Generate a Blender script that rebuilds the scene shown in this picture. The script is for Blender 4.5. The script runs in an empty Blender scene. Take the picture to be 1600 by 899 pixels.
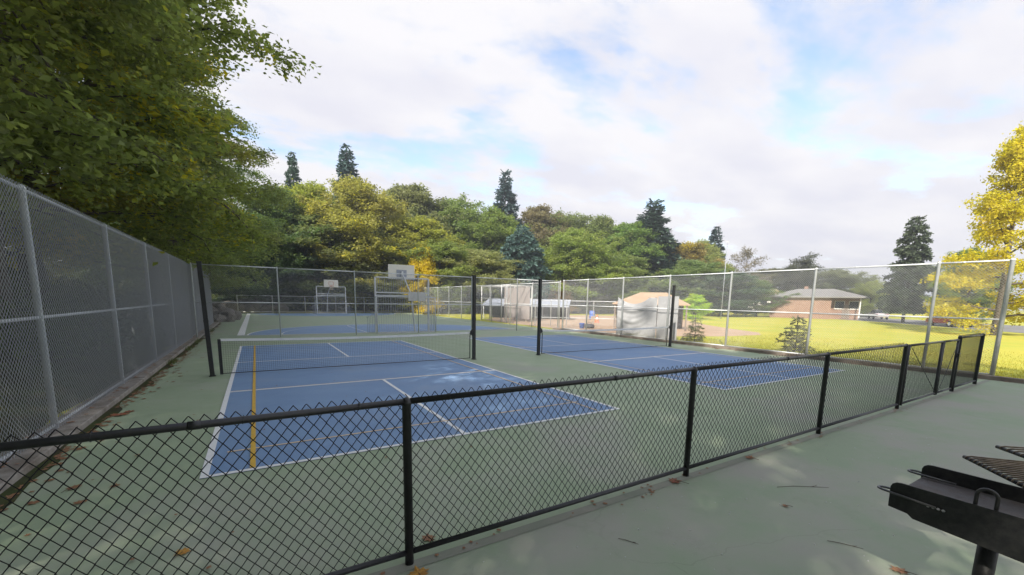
import bpy, math, random
import numpy as np
R = math.radians
scene = bpy.context.scene
col = scene.collection
rng = np.random.default_rng(7)

# ------------------------------------------------------------------ camera
cam_d = bpy.data.cameras.new("camera")
cam = bpy.data.objects.new("camera", cam_d)
col.objects.link(cam)
cam_d.sensor_width = 36.0
cam_d.lens = 651.1 / 1600 * 36.0
cam_d.shift_y = (562.2 - 449.5) / 1600
cam_d.clip_start, cam_d.clip_end = 0.05, 3000
YAW, PITCH, ROLL = 0.549, -0.143, 0.018
from mathutils import Matrix, Vector
fw = Vector((math.sin(YAW) * math.cos(PITCH), math.cos(YAW) * math.cos(PITCH), math.sin(PITCH)))
rt = Vector((math.cos(YAW), -math.sin(YAW), 0))
up = rt.cross(fw)
r2 = rt * math.cos(ROLL) + up * math.sin(ROLL)
u2 = -rt * math.sin(ROLL) + up * math.cos(ROLL)
m = Matrix((r2, u2, -fw)).transposed().to_4x4()
m.translation = Vector((0.609, -5.209, 1.918))
cam.matrix_world = m
scene.camera = cam

# ------------------------------------------------------------------ sun, sky, exposure
SUN_EL = 33.0
SUN_FROM = Vector((-0.82, -0.57, 0)).normalized()          # horizontal direction towards the sun
sun_dir = Vector((SUN_FROM.x * math.cos(R(SUN_EL)), SUN_FROM.y * math.cos(R(SUN_EL)), math.sin(R(SUN_EL))))
sd = bpy.data.lights.new("sun", 'SUN')
sd.energy = 4.2
sd.angle = R(0.53)
sd.color = (1.0, 0.93, 0.82)
sun = bpy.data.objects.new("sun", sd)
col.objects.link(sun)
sun.rotation_euler = sun_dir.to_track_quat('Z', 'Y').to_euler()
sun.location = (0, 0, 60)

world = bpy.data.worlds.new("World")
scene.world = world
world.use_nodes = True
nt = world.node_tree
nt.nodes.clear()
N = nt.nodes.new
Lk = nt.links.new
out = N('ShaderNodeOutputWorld')
sky = N('ShaderNodeTexSky')
sky.sky_type = 'NISHITA'
sky.sun_disc = False
sky.sun_elevation = R(SUN_EL)
sky.sun_rotation = math.atan2(SUN_FROM.x, SUN_FROM.y)
sky.air_density = 1.0
sky.dust_density = 0.6
bg_sky = N('ShaderNodeBackground')
bg_sky.inputs['Strength'].default_value = 0.15
Lk(sky.outputs[0], bg_sky.inputs[0])
bg_cl = N('ShaderNodeBackground')
bg_cl.inputs['Strength'].default_value = 0.65
tc = N('ShaderNodeTexCoord')
sep = N('ShaderNodeSeparateXYZ')
Lk(tc.outputs['Generated'], sep.inputs[0])
def math_node(tree, op, a, b=None, clamp=False):
    n = tree.nodes.new('ShaderNodeMath')
    n.operation = op
    n.use_clamp = clamp
    for i, v in enumerate((a, b)):
        if v is None:
            continue
        if isinstance(v, (int, float)):
            n.inputs[i].default_value = v
        else:
            tree.links.new(v, n.inputs[i])
    return n.outputs[0]
zz = math_node(nt, 'ADD', math_node(nt, 'MAXIMUM', sep.outputs[2], 0.0), 0.16)
cu = math_node(nt, 'DIVIDE', sep.outputs[0], zz)
cv = math_node(nt, 'DIVIDE', sep.outputs[1], zz)
comb = N('ShaderNodeCombineXYZ')
Lk(cu, comb.inputs[0])
Lk(cv, comb.inputs[1])
mp = N('ShaderNodeMapping')
mp.inputs['Location'].default_value = (1.7, 8.4, 0)
mp.inputs['Rotation'].default_value = (0, 0, R(35))
mp.inputs['Scale'].default_value = (0.8, 1.2, 1)
Lk(comb.outputs[0], mp.inputs[0])
n1 = N('ShaderNodeTexNoise')
n1.inputs['Scale'].default_value = 1.15
n1.inputs['Detail'].default_value = 7
n1.inputs['Roughness'].default_value = 0.55
n1.inputs['Distortion'].default_value = 0.5
Lk(mp.outputs[0], n1.inputs['Vector'])
n2 = N('ShaderNodeTexNoise')
n2.inputs['Scale'].default_value = 3.4
n2.inputs['Detail'].default_value = 6
n2.inputs['Roughness'].default_value = 0.6
Lk(mp.outputs[0], n2.inputs['Vector'])
mixv = math_node(nt, 'ADD', math_node(nt, 'MULTIPLY', n1.outputs[0], 0.62), math_node(nt, 'MULTIPLY', n2.outputs[0], 0.38))
# cloud layers close up towards the horizon
low = math_node(nt, 'MULTIPLY', math_node(nt, 'SUBTRACT', 0.34, sep.outputs[2], True), 0.42)
mixv = math_node(nt, 'ADD', mixv, low)
cr = N('ShaderNodeValToRGB')
cr.color_ramp.interpolation = 'EASE'
cr.color_ramp.elements[0].position = 0.39
cr.color_ramp.elements[0].color = (0.16, 0.16, 0.16, 1)
cr.color_ramp.elements[1].position = 0.535
cr.color_ramp.elements[1].color = (1, 1, 1, 1)
Lk(mixv, cr.inputs[0])
n3 = N('ShaderNodeTexNoise')
n3.inputs['Scale'].default_value = 2.0
n3.inputs['Detail'].default_value = 5
Lk(mp.outputs[0], n3.inputs['Vector'])
ccol = N('ShaderNodeValToRGB')
ccol.color_ramp.elements[0].position = 0.36
ccol.color_ramp.elements[0].color = (0.69, 0.69, 0.76, 1)
ccol.color_ramp.elements[1].position = 0.60
ccol.color_ramp.elements[1].color = (0.80, 0.79, 0.815, 1)
Lk(n3.outputs[0], ccol.inputs[0])
Lk(ccol.outputs[0], bg_cl.inputs[0])
mxs = N('ShaderNodeMixShader')
Lk(cr.outputs[0], mxs.inputs[0])
Lk(bg_sky.outputs[0], mxs.inputs[1])
Lk(bg_cl.outputs[0], mxs.inputs[2])
Lk(mxs.outputs[0], out.inputs[0])

vs = scene.view_settings
vs.view_transform = 'Standard'
vs.look = 'None'
vs.gamma = 1
vs.exposure = 0.95
vs.use_curve_mapping = False
scene.render.engine = 'CYCLES'
cy = scene.cycles
cy.max_bounces = 7
cy.diffuse_bounces = 5
cy.glossy_bounces = 2
cy.transmission_bounces = 4
cy.transparent_max_bounces = 12
cy.use_denoising = True
cy.sample_clamp_indirect = 6

# ------------------------------------------------------------------ helpers
def tag(o, label=None, cat=None, group=None, kind=None):
    for k, v in (('label', label), ('category', cat), ('group', group), ('kind', kind)):
        if v is not None:
            o[k] = v
    return o

def empty(name, loc=(0, 0, 0), rz=0.0):
    o = bpy.data.objects.new(name, None)
    o.empty_display_size = 0.2
    o.location = loc
    o.rotation_euler = (0, 0, rz)
    col.objects.link(o)
    return o

def link_mesh(name, me, mat=None, parent=None, loc=None):
    o = bpy.data.objects.new(name, me)
    if mat is not None and not me.materials:
        me.materials.append(mat)
    if parent is not None:
        o.parent = parent
    if loc is not None:
        o.location = loc
    col.objects.link(o)
    return o

class MB:
    """collects simple solids and builds one mesh"""
    def __init__(s):
        s.v, s.f = [], []
    def add(s, vs_, fs):
        b = len(s.v)
        s.v += [tuple(map(float, q)) for q in vs_]
        s.f += [tuple(b + i for i in f) for f in fs]
        return s
    def box(s, c, d, rz=0.0):
        hx, hy, hz = d[0] / 2, d[1] / 2, d[2] / 2
        cs, sn = math.cos(rz), math.sin(rz)
        vv = []
        for z in (-hz, hz):
            for x, y in ((-hx, -hy), (hx, -hy), (hx, hy), (-hx, hy)):
                vv.append((c[0] + x * cs - y * sn, c[1] + x * sn + y * cs, c[2] + z))
        return s.add(vv, [(3, 2, 1, 0), (4, 5, 6, 7), (0, 1, 5, 4), (1, 2, 6, 5), (2, 3, 7, 6), (3, 0, 4, 7)])
    def tube(s, pts, r, n=8, caps=True):
        pts = [Vector(q) for q in pts]
        rs = r if isinstance(r, (list, tuple)) else [r] * len(pts)
        k = len(pts)
        vv, ff = [], []
        ref = None
        for i in range(k):
            t = (pts[min(i + 1, k - 1)] - pts[max(i - 1, 0)]).normalized()
            if ref is None:
                ref = Vector((0, 0, 1)) if abs(t.z) < 0.9 else Vector((1, 0, 0))
            a = t.cross(ref).normalized()
            ref = a.cross(t).normalized()
            for j in range(n):
                an = 2 * math.pi * j / n
                q = pts[i] + (a * math.cos(an) + ref * math.sin(an)) * rs[i]
                vv.append(q)
        for i in range(k - 1):
            for j in range(n):
                j2 = (j + 1) % n
                ff.append((i * n + j, i * n + j2, (i + 1) * n + j2, (i + 1) * n + j))
        if caps:
            ff.append(tuple(range(n - 1, -1, -1)))
            ff.append(tuple((k - 1) * n + j for j in range(n)))
        return s.add(vv, ff)
    def prism(s, poly, axis, a, b):
        """extrude a 2d polygon along an axis from a to b (axis 0,1,2)"""
        n = len(poly)
        vv = []
        for t in (a, b):
            for p, q in poly:
                vv.append({0: (t, p, q), 1: (p, t, q), 2: (p, q, t)}[axis])
        ff = [tuple(range(n)), tuple(range(2 * n - 1, n - 1, -1))]
        for i in range(n):
            j = (i + 1) % n
            ff.append((i, i + n, j + n, j))
        return s.add(vv, ff)
    def lathe(s, c, prof, n=12):
        vv, ff = [], []
        for r_, z in prof:
            for j in range(n):
                an = 2 * math.pi * j / n
                vv.append((c[0] + r_ * math.cos(an), c[1] + r_ * math.sin(an), c[2] + z))
        for i in range(len(prof) - 1):
            for j in range(n):
                j2 = (j + 1) % n
                ff.append((i * n + j, i * n + j2, (i + 1) * n + j2, (i + 1) * n + j))
        ff.append(tuple(range(n - 1, -1, -1)))
        ff.append(tuple((len(prof) - 1) * n + j for j in range(n)))
        return s.add(vv, ff)
    def mesh(s, name, smooth=False):
        me = bpy.data.meshes.new(name)
        me.from_pydata(s.v, [], s.f)
        if smooth:
            me.shade_smooth()
        me.update()
        return me
    def build(s, name, mat, parent=None, smooth=False, loc=None):
        return link_mesh(name, s.mesh(name, smooth), mat, parent, loc)

def np_mesh(name, verts, quads, face_attr=None):
    """fast mesh from numpy arrays (all faces with the same corner count)"""
    me = bpy.data.meshes.new(name)
    nv, nf, k = len(verts), len(quads), quads.shape[1]
    me.vertices.add(nv)
    me.vertices.foreach_set('co', np.ascontiguousarray(verts, dtype=np.float32).ravel())
    me.loops.add(nf * k)
    me.loops.foreach_set('vertex_index', np.ascontiguousarray(quads, dtype=np.int32).ravel())
    me.polygons.add(nf)
    me.polygons.foreach_set('loop_start', np.arange(nf, dtype=np.int32) * k)
    me.update(calc_edges=True)
    if face_attr is not None:
        a = me.attributes.new('v', 'FLOAT', 'FACE')
        a.data.foreach_set('value', np.ascontiguousarray(face_attr, dtype=np.float32))
    return me

# ------------------------------------------------------------------ materials
MATS = {}
def mat(name, c, rough=0.7, metal=0.0, c2=None, scale=4.0, amt=0.5, bump=0.0, bscale=60.0, spec=0.5, coords='Object', detail=6, lo=0.35, hi=0.65, c3=None, c3scale=0.5, c3lo=.5, c3hi=.6, speck=None):
    if name in MATS:
        return MATS[name]
    m_ = bpy.data.materials.new(name)
    m_.use_nodes = True
    t = m_.node_tree
    b = t.nodes['Principled BSDF']
    b.inputs['Roughness'].default_value = rough
    b.inputs['Metallic'].default_value = metal
    b.inputs['Specular IOR Level'].default_value = spec
    b.inputs['Base Color'].default_value = (*c, 1)
    tcn = t.nodes.new('ShaderNodeTexCoord')
    if coords == 'World':
        vec = t.nodes.new('ShaderNodeNewGeometry').outputs['Position']
    else:
        vec = tcn.outputs['Object']
    colour = None
    def noise(sc, d=detail, ro=.6):
        n_ = t.nodes.new('ShaderNodeTexNoise')
        n_.inputs['Scale'].default_value = sc
        n_.inputs['Detail'].default_value = d
        n_.inputs['Roughness'].default_value = ro
        t.links.new(vec, n_.inputs['Vector'])
        return n_.outputs[0]
    def ramp(src, a, b_):
        r_ = t.nodes.new('ShaderNodeMapRange')
        r_.inputs['From Min'].default_value = a
        r_.inputs['From Max'].default_value = b_
        t.links.new(src, r_.inputs['Value'])
        return r_.outputs[0]
    def mix(f, a, b_):
        x = t.nodes.new('ShaderNodeMix')
        x.data_type = 'RGBA'
        for sock, v in ((x.inputs[0], f), (x.inputs[6], a), (x.inputs[7], b_)):
            if isinstance(v, tuple):
                sock.default_value = (*v, 1) if len(v) == 3 else v
            elif isinstance(v, (int, float)):
                sock.default_value = v
            else:
                t.links.new(v, sock)
        return x.outputs[2]
    if c2 is not None:
        f = math_node(t, 'MULTIPLY', ramp(noise(scale), lo, hi), amt * 2 if amt < .5 else 1.0, True)
        colour = mix(f, c, c2)
        if c3 is not None:
            colour = mix(ramp(noise(c3scale, 8, .65), c3lo, c3hi), colour, c3)
        if speck is not None:
            # scattered grit marks and broad scuffs
            vo = t.nodes.new('ShaderNodeTexVoronoi')
            vo.feature = 'DISTANCE_TO_EDGE'
            vo.inputs['Scale'].default_value = .16
            dn = t.nodes.new('ShaderNodeTexNoise')
            dn.inputs['Scale'].default_value = 1.1
            dn.inputs['Detail'].default_value = 6
            t.links.new(vec, dn.inputs['Vector'])
            va = t.nodes.new('ShaderNodeVectorMath')
            va.operation = 'MULTIPLY_ADD'
            t.links.new(dn.outputs['Color'], va.inputs[0])
            va.inputs[1].default_value = (1.1, 1.1, 0)
            t.links.new(vec, va.inputs[2])
            t.links.new(va.outputs[0], vo.inputs['Vector'])
            crack = math_node(t, 'MULTIPLY', math_node(t, 'SUBTRACT', 1.0, ramp(vo.outputs['Distance'], .0003, .0013), True), ramp(noise(.35, 2), .47, .55))
            colour = mix(math_node(t, 'MULTIPLY', crack, .16), colour, speck)
            colour = mix(math_node(t, 'MULTIPLY', math_node(t, 'MULTIPLY', ramp(noise(31, 5, .7), .66, .74), ramp(noise(.9, 3), .45, .62)), .6), colour, speck)
            colour = mix(math_node(t, 'MULTIPLY', ramp(noise(2.2, 9, .75), .56, .70), .45), colour, tuple(q * .72 + .3 * q2 for q, q2 in zip(c, speck)))
            colour = mix(math_node(t, 'MULTIPLY', ramp(noise(5.5, 9, .8), .60, .70), .35), colour, tuple(min(1, q * 1.35 + .03) for q in c))
        t.links.new(colour, b.inputs['Base Color'])
    if bump > 0:
        bn = t.nodes.new('ShaderNodeBump')
        bn.inputs['Strength'].default_value = bump
        bn.inputs['Distance'].default_value = 0.02
        t.links.new(noise(bscale, 4), bn.inputs['Height'])
        t.links.new(bn.outputs[0], b.inputs['Normal'])
    MATS[name] = m_
    return m_

def leaf_material(name, translucent=0.5):
    """leaf colour: the object's own colour, varied leaf by leaf and clump by clump; object alpha = share of yellow clumps"""
    m_ = bpy.data.materials.new(name)
    m_.use_nodes = True
    t = m_.node_tree
    t.nodes.clear()
    o_ = t.nodes.new('ShaderNodeOutputMaterial')
    oi = t.nodes.new('ShaderNodeObjectInfo')
    at_ = t.nodes.new('ShaderNodeAttribute')
    at_.attribute_name = 'v'
    tcn = t.nodes.new('ShaderNodeTexCoord')
    n_ = t.nodes.new('ShaderNodeTexNoise')
    n_.inputs['Scale'].default_value = 0.45
    n_.inputs['Detail'].default_value = 3
    addv = t.nodes.new('ShaderNodeVectorMath')
    addv.operation = 'ADD'
    sc = t.nodes.new('ShaderNodeVectorMath')
    sc.operation = 'SCALE'
    sc.inputs[3].default_value = 37.0
    comb_ = t.nodes.new('ShaderNodeCombineXYZ')
    for i in range(3):
        t.links.new(oi.outputs['Random'], comb_.inputs[i])
    t.links.new(comb_.outputs[0], sc.inputs[0])
    t.links.new(tcn.outputs['Object'], addv.inputs[0])
    t.links.new(sc.outputs[0], addv.inputs[1])
    t.links.new(addv.outputs[0], n_.inputs['Vector'])
    # value variation
    hsv = t.nodes.new('ShaderNodeHueSaturation')
    t.links.new(oi.outputs['Color'], hsv.inputs['Color'])
    val = math_node(t, 'ADD', math_node(t, 'MULTIPLY', at_.outputs['Fac'], 0.75), 0.62)
    t.links.new(val, hsv.inputs['Value'])
    hue = math_node(t, 'ADD', math_node(t, 'MULTIPLY', n_.outputs[0], 0.07), 0.462)
    t.links.new(hue, hsv.inputs['Hue'])
    # yellow clumps
    f = math_node(t, 'ADD', math_node(t, 'MULTIPLY', n_.outputs[0], 1.15), math_node(t, 'MULTIPLY', at_.outputs['Fac'], 0.22))
    thr = math_node(t, 'SUBTRACT', 1.08, math_node(t, 'MULTIPLY', oi.outputs['Alpha'], 0.75))
    f2 = math_node(t, 'MULTIPLY', math_node(t, 'SUBTRACT', f, thr), 5.0, True)
    mx = t.nodes.new('ShaderNodeMix')
    mx.data_type = 'RGBA'
    t.links.new(f2, mx.inputs[0])
    t.links.new(hsv.outputs[0], mx.inputs[6])
    mx.inputs[7].default_value = (0.52, 0.43, 0.035, 1)
    d = t.nodes.new('ShaderNodeBsdfPrincipled')
    d.inputs['Roughness'].default_value = 0.55
    d.inputs['Specular IOR Level'].default_value = 0.35
    t.links.new(mx.outputs[2], d.inputs['Base Color'])
    tr = t.nodes.new('ShaderNodeBsdfTranslucent')
    bright = t.nodes.new('ShaderNodeHueSaturation')
    bright.inputs['Value'].default_value = 1.9
    bright.inputs['Saturation'].default_value = 1.1
    t.links.new(mx.outputs[2], bright.inputs['Color'])
    t.links.new(bright.outputs[0], tr.inputs[0])
    ms = t.nodes.new('ShaderNodeMixShader')
    ms.inputs[0].default_value = translucent
    t.links.new(d.outputs[0], ms.inputs[1])
    t.links.new(tr.outputs[0], ms.inputs[2])
    t.links.new(ms.outputs[0], o_.inputs[0])
    return m_

M_LEAF = leaf_material('leaf')
M_NEEDLE = leaf_material('needle', 0.15)
M_BARK = mat('bark', (.075, .06, .045), .9, c2=(.14, .12, .10), scale=6, bump=.6, bscale=25)
M_PALEBARK = mat('pale_bark', (.3, .28, .25), .9, c2=(.16, .14, .12), scale=5)
M_GREEN = mat('court_green_paint', (.31, .385, .245), .75, c2=(.355, .42, .28), scale=1.3, bump=.15, bscale=220, coords='World', c3=(.38, .385, .315), c3scale=.32, c3lo=.50, c3hi=.70, speck=(.15, .16, .11))
M_PAD = mat('outer_slab_paint', (.275, .34, .225), .78, c2=(.305, .36, .25), scale=.9, bump=.2, bscale=200, coords='World', c3=(.345, .34, .285), c3scale=.45, c3lo=.44, c3hi=.62, speck=(.12, .12, .09))
M_BLUE = mat('court_blue_paint', (.175, .285, .47), .7, c2=(.205, .325, .51), scale=.8, bump=.12, bscale=220, coords='World', c3=(.25, .335, .47), c3scale=.5, c3lo=.5, c3hi=.75, speck=(.10, .16, .30))
M_WHITE = mat('line_white', (.86, .86, .84), .75, c2=(.74, .75, .74), scale=9, coords='World', lo=.45, hi=.8)
M_YELLOW = mat('line_yellow', (.72, .44, .05), .75, c2=(.58, .36, .08), scale=9, coords='World', lo=.45, hi=.8)
M_ORANGE = mat('line_cream', (.80, .60, .36), .75, c2=(.70, .54, .36), scale=9, coords='World')
M_GALV = mat('galvanised_steel', (.70, .72, .73), .5, .15, c2=(.60, .62, .64), scale=14, spec=.5)
M_GALVD = mat('galvanised_wire', (.56, .58, .61), .5, .2, c2=(.48, .50, .53), scale=5)
M_DUST = mat('slab_dust', (.30, .29, .24), .9, c2=(.235, .26, .20), scale=3, coords='World')
M_WIREL = mat('darker_wire', (.47, .49, .52), .5, .2, c2=(.44, .46, .49), scale=5)  # same grey wire in a slightly darker tone, for the left fences
M_ROD = mat('dull_rod', (.13, .13, .135), .4, .5)
M_BLACK = mat('black_vinyl', (.016, .017, .019), .38, c2=(.026, .026, .028), scale=20)
M_BLACKM = mat('black_painted_steel', (.013, .014, .016), .45, c2=(.03, .03, .03), scale=30, bump=.1, bscale=90)
M_CONC = mat('concrete_kerb', (.34, .31, .27), .9, c2=(.24, .21, .18), scale=7, bump=.4, bscale=40, coords='World', c3=(.14, .11, .08), c3scale=1.6, c3lo=.5, c3hi=.7)
M_TIMBER = mat('weathered_timber', (.16, .125, .10), .9, c2=(.25, .21, .18), scale=5, bump=.4, bscale=30, coords='World')
M_GRASS = mat('mown_grass', (.46, .43, .07), .9, c2=(.36, .42, .065), scale=.25, bump=.8, bscale=18, coords='World', c3=(.56, .48, .09), c3scale=.12, c3lo=.42, c3hi=.7, spec=.1)
M_DIRT = mat('infield_dirt', (.52, .37, .26), .95, c2=(.45, .33, .23), scale=.6, bump=.3, bscale=30, coords='World', spec=.1)
M_WOODFLOOR = mat('woodland_soil', (.05, .045, .028), .95, c2=(.055, .075, .025), scale=1.2, bump=.9, bscale=8, coords='World', c3=(.10, .075, .04), c3scale=2.5, c3lo=.5, c3hi=.7, spec=.1)
M_ROAD = mat('asphalt', (.19, .185, .18), .9, c2=(.24, .235, .225), scale=.5, coords='World')
M_ROCK = mat('boulder_stone', (.12, .105, .09), .9, c2=(.20, .18, .155), scale=2.5, bump=.8, bscale=6)
M_BRICK = mat('brick_wall', (.25, .155, .115), .9, c2=(.31, .20, .15), scale=3, bump=.3, bscale=20)
M_SHINGLE = mat('roof_shingle', (.20, .195, .19), .9, c2=(.24, .23, .22), scale=2)
M_TANROOF = mat('tan_roof', (.38, .26, .17), .9, c2=(.44, .31, .21), scale=2)
M_TARP = mat('grey_tarp', (.46, .46, .47), .6, c2=(.52, .52, .53), scale=3, spec=.3)
M_CANVAS = mat('white_canvas', (.40, .43, .50), .6, c2=(.33, .36, .42), scale=3)
M_WPIPE = mat('white_pipe', (.68, .68, .66), .5, c2=(.58, .58, .56), scale=8)
M_BOARD = mat('backboard_white', (.84, .81, .72), .5, c2=(.78, .76, .68), scale=4)
M_STEELB = mat('blue_grey_steel', (.30, .33, .40), .5, .3, c2=(.36, .39, .45), scale=9)
M_ORIM = mat('rim_orange', (.60, .18, .05), .5)
M_CORD = mat('net_cord', (.62, .52, .40), .8)
M_BLUEP = mat('blue_plastic', (.06, .14, .50), .45)
M_CONE = mat('cone_orange', (.80, .16, .06), .5)
M_DARKBAG = mat('dark_fabric_and_interior', (.06, .06, .07), .8, c2=(.10, .10, .11), scale=8)
M_GLASS = mat('dark_glass', (.03, .035, .04), .1)
M_TRIM = mat('white_trim', (.7, .68, .64), .6)
M_RED = mat('red_paint', (.28, .06, .06), .3, spec=.6)
M_PALE = mat('pale_paint', (.55, .50, .50), .3, spec=.6)
M_RUBBER = mat('tyre_rubber', (.02, .02, .02), .8)
M_RUST = mat('greased_steel', (.10, .075, .05), .4, .5, c2=(.22, .17, .12), scale=20)
M_ASH = mat('sooty_steel', (.10, .085, .08), .8, c2=(.12, .115, .115), scale=14, bump=.3, bscale=80)
M_WELD = mat('bare_weld', (.45, .45, .45), .4, .6)
M_LEAFY = mat('fallen_leaf_yellow', (.50, .27, .04), .7, c2=(.36, .17, .03), scale=30)
M_LEAFB = mat('fallen_leaf_brown', (.22, .10, .05), .75, c2=(.32, .17, .08), scale=30)
M_LEAFR = mat('fallen_leaf_red', (.26, .06, .03), .7, c2=(.20, .10, .04), scale=30)
M_TWIG = mat('twig_bark', (.09, .06, .045), .9)
FOREST = [
    (6.5, 68.6, 23.3, 3.9, 'fir', (0.035, 0.06, 0.04), 0, 'thin dark conifer tip rising left of the hilltop, leftmost against the sky'),
    (13.7, 65.6, 24.8, 5.5, 'fir', (0.03, 0.055, 0.05), 0, 'dark pointed conifer standing highest over the golden maples on the hill'),
    (39.8, 62.2, 24.8, 6.6, 'fir2', (0.03, 0.05, 0.05), 0, 'slender ragged conifer rising alone above the middle of the tree line'),
    (61.2, 47.1, 19.8, 9.4, 'fir2', (0.03, 0.05, 0.035), 0, 'large dark conifer with drooping boughs right of the hill centre'),
    (80.7, 47.7, 17.3, 5.1, 'fir', (0.03, 0.05, 0.045), 0, 'small dark conifer tip above the low right end of the wood'),
    (33.9, 47.1, 12.7, 8.8, 'cedar', (0.05, 0.085, 0.075), 0, 'blue-green rounded conifer in front of the middle of the wood'),
    (68.0, 13.6, 12.7, 3.9, 'cedar2', (0.045, 0.06, 0.035), 0, 'ragged lone conifer beyond the grass field near the street'),
    (7.5, 58.4, 17.4, 9.2, 'mapA', (0.13, 0.15, 0.03), 0.35, 'yellow-green maple with orange top under the leftmost conifer tip'),
    (3.1, 54.7, 15.3, 10.1, 'mapB', (0.06, 0.09, 0.03), 0.05, 'dark green tree where the hillside wood meets the near left trees'),
    (13.2, 53.4, 17.5, 11.7, 'mapC', (0.14, 0.14, 0.035), 0.36, 'broad golden-green maple below the highest conifer'),
    (22.7, 63.3, 20.2, 13.0, 'mapD', (0.09, 0.1, 0.04), 0.15, 'olive tree on the skyline right of the golden maple'),
    (19.8, 51.6, 13.1, 11.8, 'mapA', (0.13, 0.14, 0.03), 0.35, 'sunlit yellow-green maple above the nearer basketball backboard'),
    (29.7, 62.8, 19.3, 12.8, 'mapB', (0.08, 0.11, 0.03), 0.1, 'green domed tree on the skyline left of the slender conifer'),
    (34.6, 58.3, 17.2, 12.7, 'mapC', (0.09, 0.12, 0.03), 0.12, 'green tree with rounded head right below the slender conifer'),
    (47.2, 62.3, 19.9, 10.9, 'mapD', (0.1, 0.09, 0.045), 0.15, 'brownish olive tree on the skyline just right of the slender conifer'),
    (51.4, 59.2, 19.2, 10.8, 'mapA', (0.09, 0.11, 0.04), 0.1, 'grey-green treetop between brownish tree and dark middle skyline'),
    (55.0, 53.5, 17.8, 11.4, 'mapB', (0.09, 0.11, 0.04), 0.12, 'olive green treetop left of the large drooping conifer'),
    (44.3, 46.9, 13.6, 11.8, 'mapC', (0.11, 0.14, 0.035), 0.1, 'bright green maple right of the blue-green rounded conifer'),
    (57.2, 48.5, 15.9, 9.7, 'mapD', (0.08, 0.12, 0.03), 0.1, 'mid green tree tucked against the left side of the large conifer'),
    (26.5, 46.7, 8.9, 9.5, 'mapB', (0.12, 0.13, 0.05), 0.2, 'pale olive tree left of the blue-green rounded conifer'),
    (21.1, 46.9, 9.6, 7.3, 'mapD', (0.1, 0.125, 0.035), 0.15, 'bright green low tree right of the small yellow tree'),
    (8.6, 54.3, 12.2, 11.9, 'mapD', (0.07, 0.085, 0.03), 0.1, 'dull green tree in the lower wood behind the far hoop'),
    (14.6, 53.1, 11.3, 12.1, 'mapB', (0.075, 0.085, 0.035), 0.12, 'shadowed olive tree in the lower wood between the two hoops'),
    (0.9, 51.8, 11.3, 9.3, 'mapC', (0.045, 0.07, 0.03), 0.03, 'deep green tree low at the left end of the far wood'),
    (68.8, 47.1, 13.8, 11.2, 'mapA', (0.14, 0.12, 0.04), 0.4, 'orange-tinged tree on the skyline right of the large conifer'),
    (76.1, 47.4, 14.5, 8.1, 'mapC', (0.13, 0.15, 0.05), 0.3, 'pale yellow-green treetop left of the small conifer tip'),
    (60.5, 38.3, 9.1, 10.4, 'mapB', (0.09, 0.12, 0.045), 0.1, 'leafy green tree above the bright bush right of the tarp'),
    (51.2, 46.0, 9.8, 12.3, 'mapA', (0.095, 0.12, 0.04), 0.1, 'green tree standing above the hanging grey tarp'),
    (61.5, 33.3, 6.9, 7.8, 'mapD', (0.045, 0.07, 0.04), 0, 'dark green tree in the lower wood left of the brick house'),
    (67.4, 31.1, 5.8, 6.9, 'mapB', (0.08, 0.11, 0.04), 0.1, 'rounded green tree close to the left end of the brick house'),
    (85.3, 44.1, 13.8, 9.1, 'bare', (0.11, 0.1, 0.07), 0.1, 'half bare tree with pale branches on the low right skyline'),
    (95.1, 38.3, 12.8, 9.6, 'pine', (0.05, 0.055, 0.035), 0, 'flat-topped spreading tree behind the brick house roof'),
    (100.6, 45.2, 10.1, 13.4, 'mapD', (0.09, 0.09, 0.045), 0.15, 'low olive tree between half bare tree and flat-topped tree'),
    (105.2, 34.9, 9.7, 12.7, 'mapC', (0.09, 0.1, 0.05), 0.1, 'broad olive tree behind the right end of the brick house'),
    (95.6, 26.1, 6.7, 5.2, 'mapB', (0.13, 0.15, 0.05), 0.3, 'small pale tree at the right corner of the brick house'),
    (163.4, 43.8, 9.3, 7.1, 'fir', (0.06, 0.08, 0.085), 0, 'hazy blue-grey conifer far down the street'),
    (167.5, 47.5, 8.3, 6.0, 'fir2', (0.06, 0.08, 0.085), 0, 'second hazy conifer far down the street, left of the first'),
    (63.3, 7.5, 8.3, 4.8, 'mapA', (0.1, 0.13, 0.035), 0.15, 'rounded olive tree beside the yellow tree across the field'),
    (47.0, 2.6, 14.9, 7.2, 'mapE', (0.5, 0.46, 0.04), 0.45, 'tall bright yellow tree at the right edge of the photo'),
    (46.3, 27.1, 3.1, 4.2, 'bush', (0.2, 0.26, 0.03), 0.2, 'bright yellow-green bush at the far edge of the ball field'),
    (18.5, 45.7, 7.7, 3.3, 'bush', (0.68, 0.55, 0.03), 0.85, 'small brilliant yellow tree behind the nearer hoop'),
    (56.8, 44.5, 4.6, 4.2, 'bush', (0.15, 0.2, 0.04), 0.2, 'small light green tree behind the tan roof'),
    (39.8, 45.4, 4.9, 5.8, 'bush', (0.16, 0.12, 0.07), 0.3, 'reddish brown shrub tree behind the ball field fence'),
    (44.8, 43.9, 4.9, 6.8, 'bush', (0.07, 0.07, 0.05), 0.05, 'dark purplish shrub tree left of the tan roof'),
    (73.9, 10.5, 5.1, 3.2, 'mapD', (0.09, 0.1, 0.04), 0.1, 'low dark tree between lone conifer and rounded olive tree'),
]

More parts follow.
